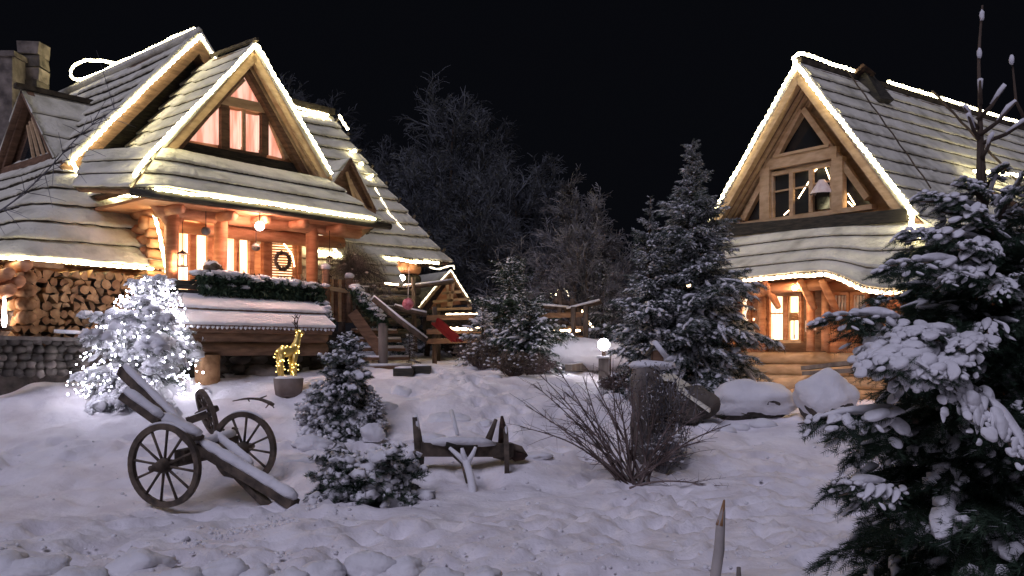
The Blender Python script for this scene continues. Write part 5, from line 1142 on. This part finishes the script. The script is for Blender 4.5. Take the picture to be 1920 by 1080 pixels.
# background trees
BT = [(565, 190, 33, 2.9), (640, 258, 34, 2.4), (510, 225, 36, 2.4), (700, 285, 33, 2.2), (770, 310, 30, 2.2), (845, 200, 32, 3.1), (910, 275, 31, 2.5), (965, 335, 30, 2.4), (1035, 360, 31, 2.2), (1075, 385, 26, 1.9), (1100, 455, 24, 1.5), (800, 400, 27, 1.9), (880, 380, 28, 2.2), (720, 400, 29, 1.9)]
BL = ['tall bare frosted tree topmost behind the big rear gable wing', 'bare tree right of the tallest one behind the left wing', 'bare tree mostly hidden behind the front gable', 'bare tree rising past the lit verge of the wing', 'medium bare tree left of the central crown', 'tallest dim bare tree in the centre of the dark backdrop', 'bare tree just right of the central tall one', 'bare tree with rounded crown above the middle firs', 'bare tree right of the rounded one', 'whitish frosted tree above the pergola', 'small whitish frosted tree nearest the big fir', 'short bare tree in front of the central tall one', 'wide bare tree above the play hut railing', 'short bare tree beside the lower wing verge']
for i, ((px, py, d, sp), lab) in enumerate(zip(BT, BL)):
    b_ = gd(px, d); H_ = CAMZ-(py-HY)/FPX*d-b_.z; near = i in (9, 10)
    bare_tree('bare_tree', b_, H_, sp, lab, 100+i, TWIG if near else TWIGF, n1=22, n2=7, n3=6, n4=4, group='bare trees behind the yard')
for i, (px, py, d, R_, lab) in enumerate(((740, 430, 28, 1.5, 'dark narrow fir among the bare trees left of centre'), (830, 440, 29, 1.6, 'dark fir behind the play hut'), (1010, 470, 28, 1.4, 'dark fir behind the pergola'), (1130, 470, 24, .9, 'dark fir tucked behind the slimmer frosted fir'))):
    b_ = gd(px, d); conifer('background_fir', b_, CAMZ-(py-HY)/FPX*d-b_.z, R_, lab, 0, 1.2, needle=.09, snowr=.04, cov=.25, prof=.7, seed=200+i)
# frosted twigs hanging in front of the left roof
r = random.Random(90); t = thing('overhanging_branch', PX(-60, 420, 8.5), 'thin frosted branch reaching in front of the left roof from the left edge', 'branch'); m = M()
pl = smoothline([PX(x, y, 8.5) for x, y in ((-60, 430), (20, 385), (90, 320), (150, 250), (235, 190))], 16, 2); m.tube(pl, [.010-.0005*i for i in range(16)], 5)
for i in range(44):
    q = pl[r.randrange(2, 15)]; q2 = q+V((r.uniform(-.1, .35), r.gauss(0, .15), r.gauss(.02, .16))); m.tube([q, q.lerp(q2, .5)+UP*.01, q2], [.004, .003, .0015], 4, cap=False)
m.build('twigs', TWIG, t)

# ================================================================== FOREGROUND: old cart, plough, stake, stones
cart = thing('old_cart', (-3.46, 10.3, .45), 'old two-wheeled wooden cart with snow on its tilted shafts', 'cart')
C1 = PX(308, 873, 9.6); C2 = PX(457, 840, 11.0)
def wheel(parent, c, axd, R_=.44, nsp=12, seed=0, hub=True, arc=None, tilt=None):
    ax = axd.normalized(); e1 = ax.cross(UP).normalized(); e2 = ax.cross(e1).normalized(); m = M(); r = random.Random(seed); wh = part('wheel', parent)
    n = 40; vs = []; rng_ = range(n+1) if arc else range(n)
    a0, a1 = arc or (0, 6.28318)
    for k in range(n+1 if arc else n):
        q = a0+(a1-a0)*k/n
        for (ro, hh) in ((R_, -.03), (R_, .03), (R_-.062, .028), (R_-.062, -.028)):
            vs.append(c+e1*math.cos(q)*ro+e2*math.sin(q)*ro+ax*hh)
    N_ = n if not arc else n+1
    fs = [(k*4+j, k*4+(j+1) % 4, ((k+1) % N_)*4+(j+1) % 4, ((k+1) % N_)*4+j) for k in range(n if not arc else n) for j in range(4)]
    m.add(vs, fs); m.build('felloe_ring', WHEELW, wh)
    for k in range(nsp):
        q = 6.28318*k/nsp+.12
        if arc and not (a0 <= q % 6.283 <= a1): continue
        d = e1*math.cos(q)+e2*math.sin(q); mm = M(); mm.tube([c+d*.05, c+d*(R_*.5), c+d*(R_-.05)], [.02, .016, .019], 6, flat=.8); mm.build('spoke', WHEELW, wh, True)
    mm = M(); mm.tube([c-ax*.16, c-ax*.10, c-ax*.02, c+ax*.02, c+ax*.10, c+ax*.16], [.04, .055, .082, .082, .055, .04], 14); mm.build('hub', WHEELW, wh, True)
    mm = M(); mm.tube([c+e2*-(R_*math.sin(q))*-1*0+(e1*math.cos(q)+UP*math.sin(q))*(R_+.008) for q in [.9+i*.13 for i in range(10)]], [.004]+[.016]*8+[.004], 6); mm.build('rim_snow', SNOW, wh, True)
    return wh
axd = (C2-C1).normalized(); wheel(cart, C1, axd, .445, 12, 1); wheel(cart, C2, axd, .44, 12, 2)
m = M(); m.tube([C1-axd*.22, C1+axd*.1, C2-axd*.1, C2+axd*.2], [.03, .045, .045, .03], 9); m.build('axle', WHEELW, cart, True)
m = M(); m.beam(C1+axd*.25+UP*.07, C2-axd*.25+UP*.07, .13, .12); m.build('axle_bed', WHEELW, cart)
def shaft(p, q, wd, ht, nm='shaft', snow=.085, sw=.95):
    up_ = UP; m = M(); m.beam(p, q, wd, ht, up_); o = m.build(nm, WHEELW, cart)
    d = (q-p).normalized(); Y = UP.cross(d).normalized(); Z = d.cross(Y)
    n_ = max(6, int((q-p).length/.09)); m = M()
    m.tube([p.lerp(q, .01+.98*i/n_)+Z*(ht/2+snow*.35) for i in range(n_+1)], [wd*.3]+[wd*.5*sw*random.uniform(.85, 1.12) for _ in range(n_-1)]+[wd*.3], 8, flat=snow/(wd*.5)*.8); m.build('shaft_snow', SNOW, cart, True); return o
T_ = PX(552, 946, 9.45)+UP*.0
shaft(PX(372, 838, 9.95), T_, .15, .09); shaft(PX(228, 694, 10.6), PX(376, 842, 10.0), .10, .11, snow=.06); shaft(PX(230, 742, 10.0), PX(300, 792, 9.9), .11, .08)
shaft(PX(300, 788, 10.0), PX(372, 822, 9.85), .20, .05, 'frame_board'); shaft(PX(400, 822, 10.3), PX(470, 880, 9.9), .08, .07, 'frame_bar'); shaft(PX(362, 846, 9.9), PX(440, 822, 10.5), .12, .07, 'cross_bar'); shaft(PX(405, 850, 10.1), PX(500, 945, 9.7), .07, .09, 'lower_pole', snow=.01)
m = M(); m.beam(PX(432, 832, 10.6), PX(441, 802, 10.6), .06, .06); m.build('upright_peg', WHEELW, cart)
m = M(); m.beam(PX(462, 905, 9.8), PX(505, 950, 9.5), .09, .06); m.build('pole_foot', WHEELW, cart)
for (x, y) in ((282, 762), (296, 778)): m = M(); m.beam(PX(x, y-5, 10.1), PX(x+8, y+18, 10.1), .03, .03); m.build('iron_loop', IRON, cart)
# half-sunk wheel part and a plough bow behind
hw = thing('sunken_wheel', PX(392, 762, 12.6), 'broken cart wheel half sunk in the snow behind the cart', 'wheel'); c_ = PX(388, 772, 12.6); wheel(hw, c_, V((.80, .55, .30)), .33, 10, 5)
m = M(); m.beam(PX(350, 790, 12.3), PX(388, 776, 12.4), .10, .10); m.build('axle_stub', WHEELW, hw); m = M(); m.beam(PX(350, 785, 12.3), PX(388, 770, 12.4), .08, .03); m.build('stub_snow', SNOW, hw)
hb = thing('curved_branch', PX(480, 750, 13.3), 'dark curved forked branch lying on snow in front of the planter tub', 'branch'); m = M(); m.tube(smoothline([PX(x, y, 13.3) for x, y in ((436, 752), (462, 747), (488, 748), (508, 756), (513, 760))], 12, 1), [.008+.0022*i for i in range(12)], 6, wob=.15)
for (x0, y0, x1, y1) in ((488, 747, 500, 742), (505, 756, 498, 765), (508, 757, 514, 765), (465, 748, 468, 753)): m.tube([PX(x0, y0, 13.3), PX(x1, y1, 13.3)], [.014, .008], 5)
m.build('wood', WHEELW, hb, True)
# old plough carriage
pl_ = thing('plough_carriage', PX(865, 890, 11.1), 'dark wooden plough carriage with a thick crossbar and edge-on wheel', 'plough'); d_ = 11.1
def pw(x, y, dd=0): return PX(x, y, d_+dd)
def lp_(pts, r_, nm, mt=WHEELW, n=8, wob=.08, par=None): m = M(); m.tube(pts, r_, n, wob=wob); return m.build(nm, mt, par or pl_, True)
m = M(); m.beam(pw(788, 842), pw(960, 843, .3), .16, .17); m.build('crossbar', WHEELW, pl_)
m = M(); m.beam(pw(834, 832), pw(893, 832, .1), .18, .06); m.build('top_block', DARKW, pl_)
m = M(); m.tube([pw(795, 830), pw(830, 828), pw(860, 827), pw(905, 829, .1), pw(930, 833, .2)], [.03, .085, .075, .085, .03], 8, flat=.7); m.build('crossbar_snow', SNOW, pl_, True)
lp_([pw(778, 782), pw(782, 812), pw(786, 850), pw(785, 918)], [.035, .05, .062, .05], 'left_upright')
lp_([pw(797, 830), pw(792, 855)], [.03, .04], 'brace_peg'); lp_([pw(779, 778), pw(781, 795), pw(784, 812)], [.022, .04, .03], 'upright_snow', SNOW)
lp_([pw(914, 830, .2), pw(930, 786, .2)], [.045, .022], 'slanted_peg'); lp_([pw(941, 780, .25), pw(943, 800, .25), pw(938, 832, .25)], [.015, .045, .03], 'blade', IRON)
wheel(pl_, pw(948, 852, .3), V((1, .05, .02)), .35, 8, 9); lp_([pw(960, 838, .3), pw(975, 842, .3), pw(988, 856, .3)], [.05, .045, .02], 'hub_end'); 
m = M(); m.poly([pw(958, 838, .25), pw(968, 848, .25), pw(988, 852, .25), pw(984, 862, .25), pw(966, 866, .25), pw(956, 858, .25)], V((0, .06, 0))); m.build('bracket_plate', IRON, pl_)
fk = thing('forked_stick', onground(888, 945), 'snow-white forked stick leaning against the plough crossbar', 'stick'); m = M(); 
m.tube(smoothline([pw(889, 945, -.7), pw(884, 900, -.5), pw(876, 872, -.35), pw(871, 860, -.3)], 9, 1), [.055, .05, .048, .047, .046, .045, .044, .043, .04], 8, wob=.08); m.tube([pw(874, 868, -.33), pw(858, 853, -.25), pw(843, 840, -.2)], [.038, .032, .022], 7); m.tube([pw(874, 866, -.33), pw(868, 850, -.3), pw(866, 840, -.3)], [.036, .032, .02], 7); m.tube([pw(877, 868, -.33), pw(886, 852, -.3), pw(892, 838, -.3)], [.036, .028, .018], 7)
m.build('snowy_fork', SNOW, fk, True); m = M(); m.tube([pw(846, 848, -.15), pw(868, 868, -.25), pw(876, 905, -.45)], [.03, .03, .02], 6); m.build('dark_underside', WHEELW, fk, True)
m = M(); m.tube([PX(846, 770, 12.4), PX(858, 815, 12.0)], [.03, .028], 7, wob=.1); tag(m.build('snowy_stake', SNOW, None, True), 'thin snow-plastered stake leaning behind the plough crossbar', 'stake')
# sharpened stake nearest the camera
sk_ = thing('sharpened_stake', onground(1340, 1078, 4.5), 'sharpened wooden stake standing upright in the near snow', 'stake'); d_ = 5.9
P_ = [PX(1339, 1110, d_), PX(1342, 1075, d_), PX(1348, 1030, d_), PX(1351, 985, d_), PX(1355, 960, d_), PX(1358, 936, d_)]
m = M(); m.tube(P_, [.038, .037, .035, .030, .018, .002], 9, wob=.06); m.build('shaft', PLASTER, sk_, True)
m = M(); m.tube([P_[3], P_[3].lerp(P_[4], .6), P_[5]-UP*.005], [.0315, .022, .007], 7, wob=.03); m.build('cut_tip', CUT2, sk_, True)
p = PX(1385, 1072, 6.0); m = M(); m.tube([p-UP*.1, p+UP*.03], [.02, .014], 7); tag(m.build('small_stump', GREYW, None, True), 'short stub poking from the snow right of the sharpened stake', 'stub')
# row of snow-covered edging stones at the bottom edge
r = random.Random(15)
ES = [(-5, 1050, 70), (70, 1058, 62), (150, 1075, 55), (262, 1040, 62), (345, 1068, 45), (425, 1058, 40), (485, 1062, 36), (545, 1068, 40), (610, 1058, 48), (690, 1048, 50), (760, 1050, 42), (830, 1072, 46), (905, 1070, 40), (985, 1078, 44)]
EW = ['at the bottom left corner', 'second from the bottom left corner', 'small and low, third from the left corner', 'largest, with dark rock showing through, below the cart wheel', 'just right of the largest one', 'small, under the cart shaft tip', 'narrow, left of the bottom middle cluster', 'dull, between two narrow ones', 'tallest of the middle run', 'broad, below the juniper', 'last tall one below the plough', 'low, right of the last tall one', 'low, almost buried, below the forked stick', 'lowest, at the right end of the row']
for (px, py, s_), lb in zip(ES, EW):
    d = CAMZ*FPX/(py+10-HY)*.98; k = d/FPX; c_ = PX(px, py+12, d); t = thing('edging_stone', c_, 'snow-covered edging stone, '+lb, 'stone', 'snow-covered edging stones at the bottom edge')
    c_ = c_-UP*(.02+.03*r.random()); m = M(); m.blob(c_-UP*.03, (s_*.7*k, s_*.7*k, s_*.42*k), px, 14, 9, .3); m.build('rock', STONE2, t, True)
    m = M(); m.blob(c_+UP*.012, (s_*r.uniform(.85, 1.15)*k, s_*.86*k, s_*r.uniform(.42, .6)*k), px, 22, 14, .38, 1.4, flatbot=.9); m.build('snow_cap', SNOW, t, True)
# crumbs of loose snow
m = M(); r = random.Random(33)
for i in range(1100):
    u = r.random()
    if i % 4 == 0: px, py = 330+u*330+r.gauss(0, 14), 1018-u*62+r.gauss(0, 9)
    else: px, py = r.uniform(0, 1560), r.choice((r.uniform(1020, 1075), r.uniform(820, 1070)))
    p = onground(px, py, 5.5, 14); m.blob(p+UP*.004, V((.018, .018, .012))*r.choice((.4, .5, .7, .9, 1.5)), i, 6, 4, .3)
m.build('loose_snow_crumbs', SNOW, None, True, kind='stuff')
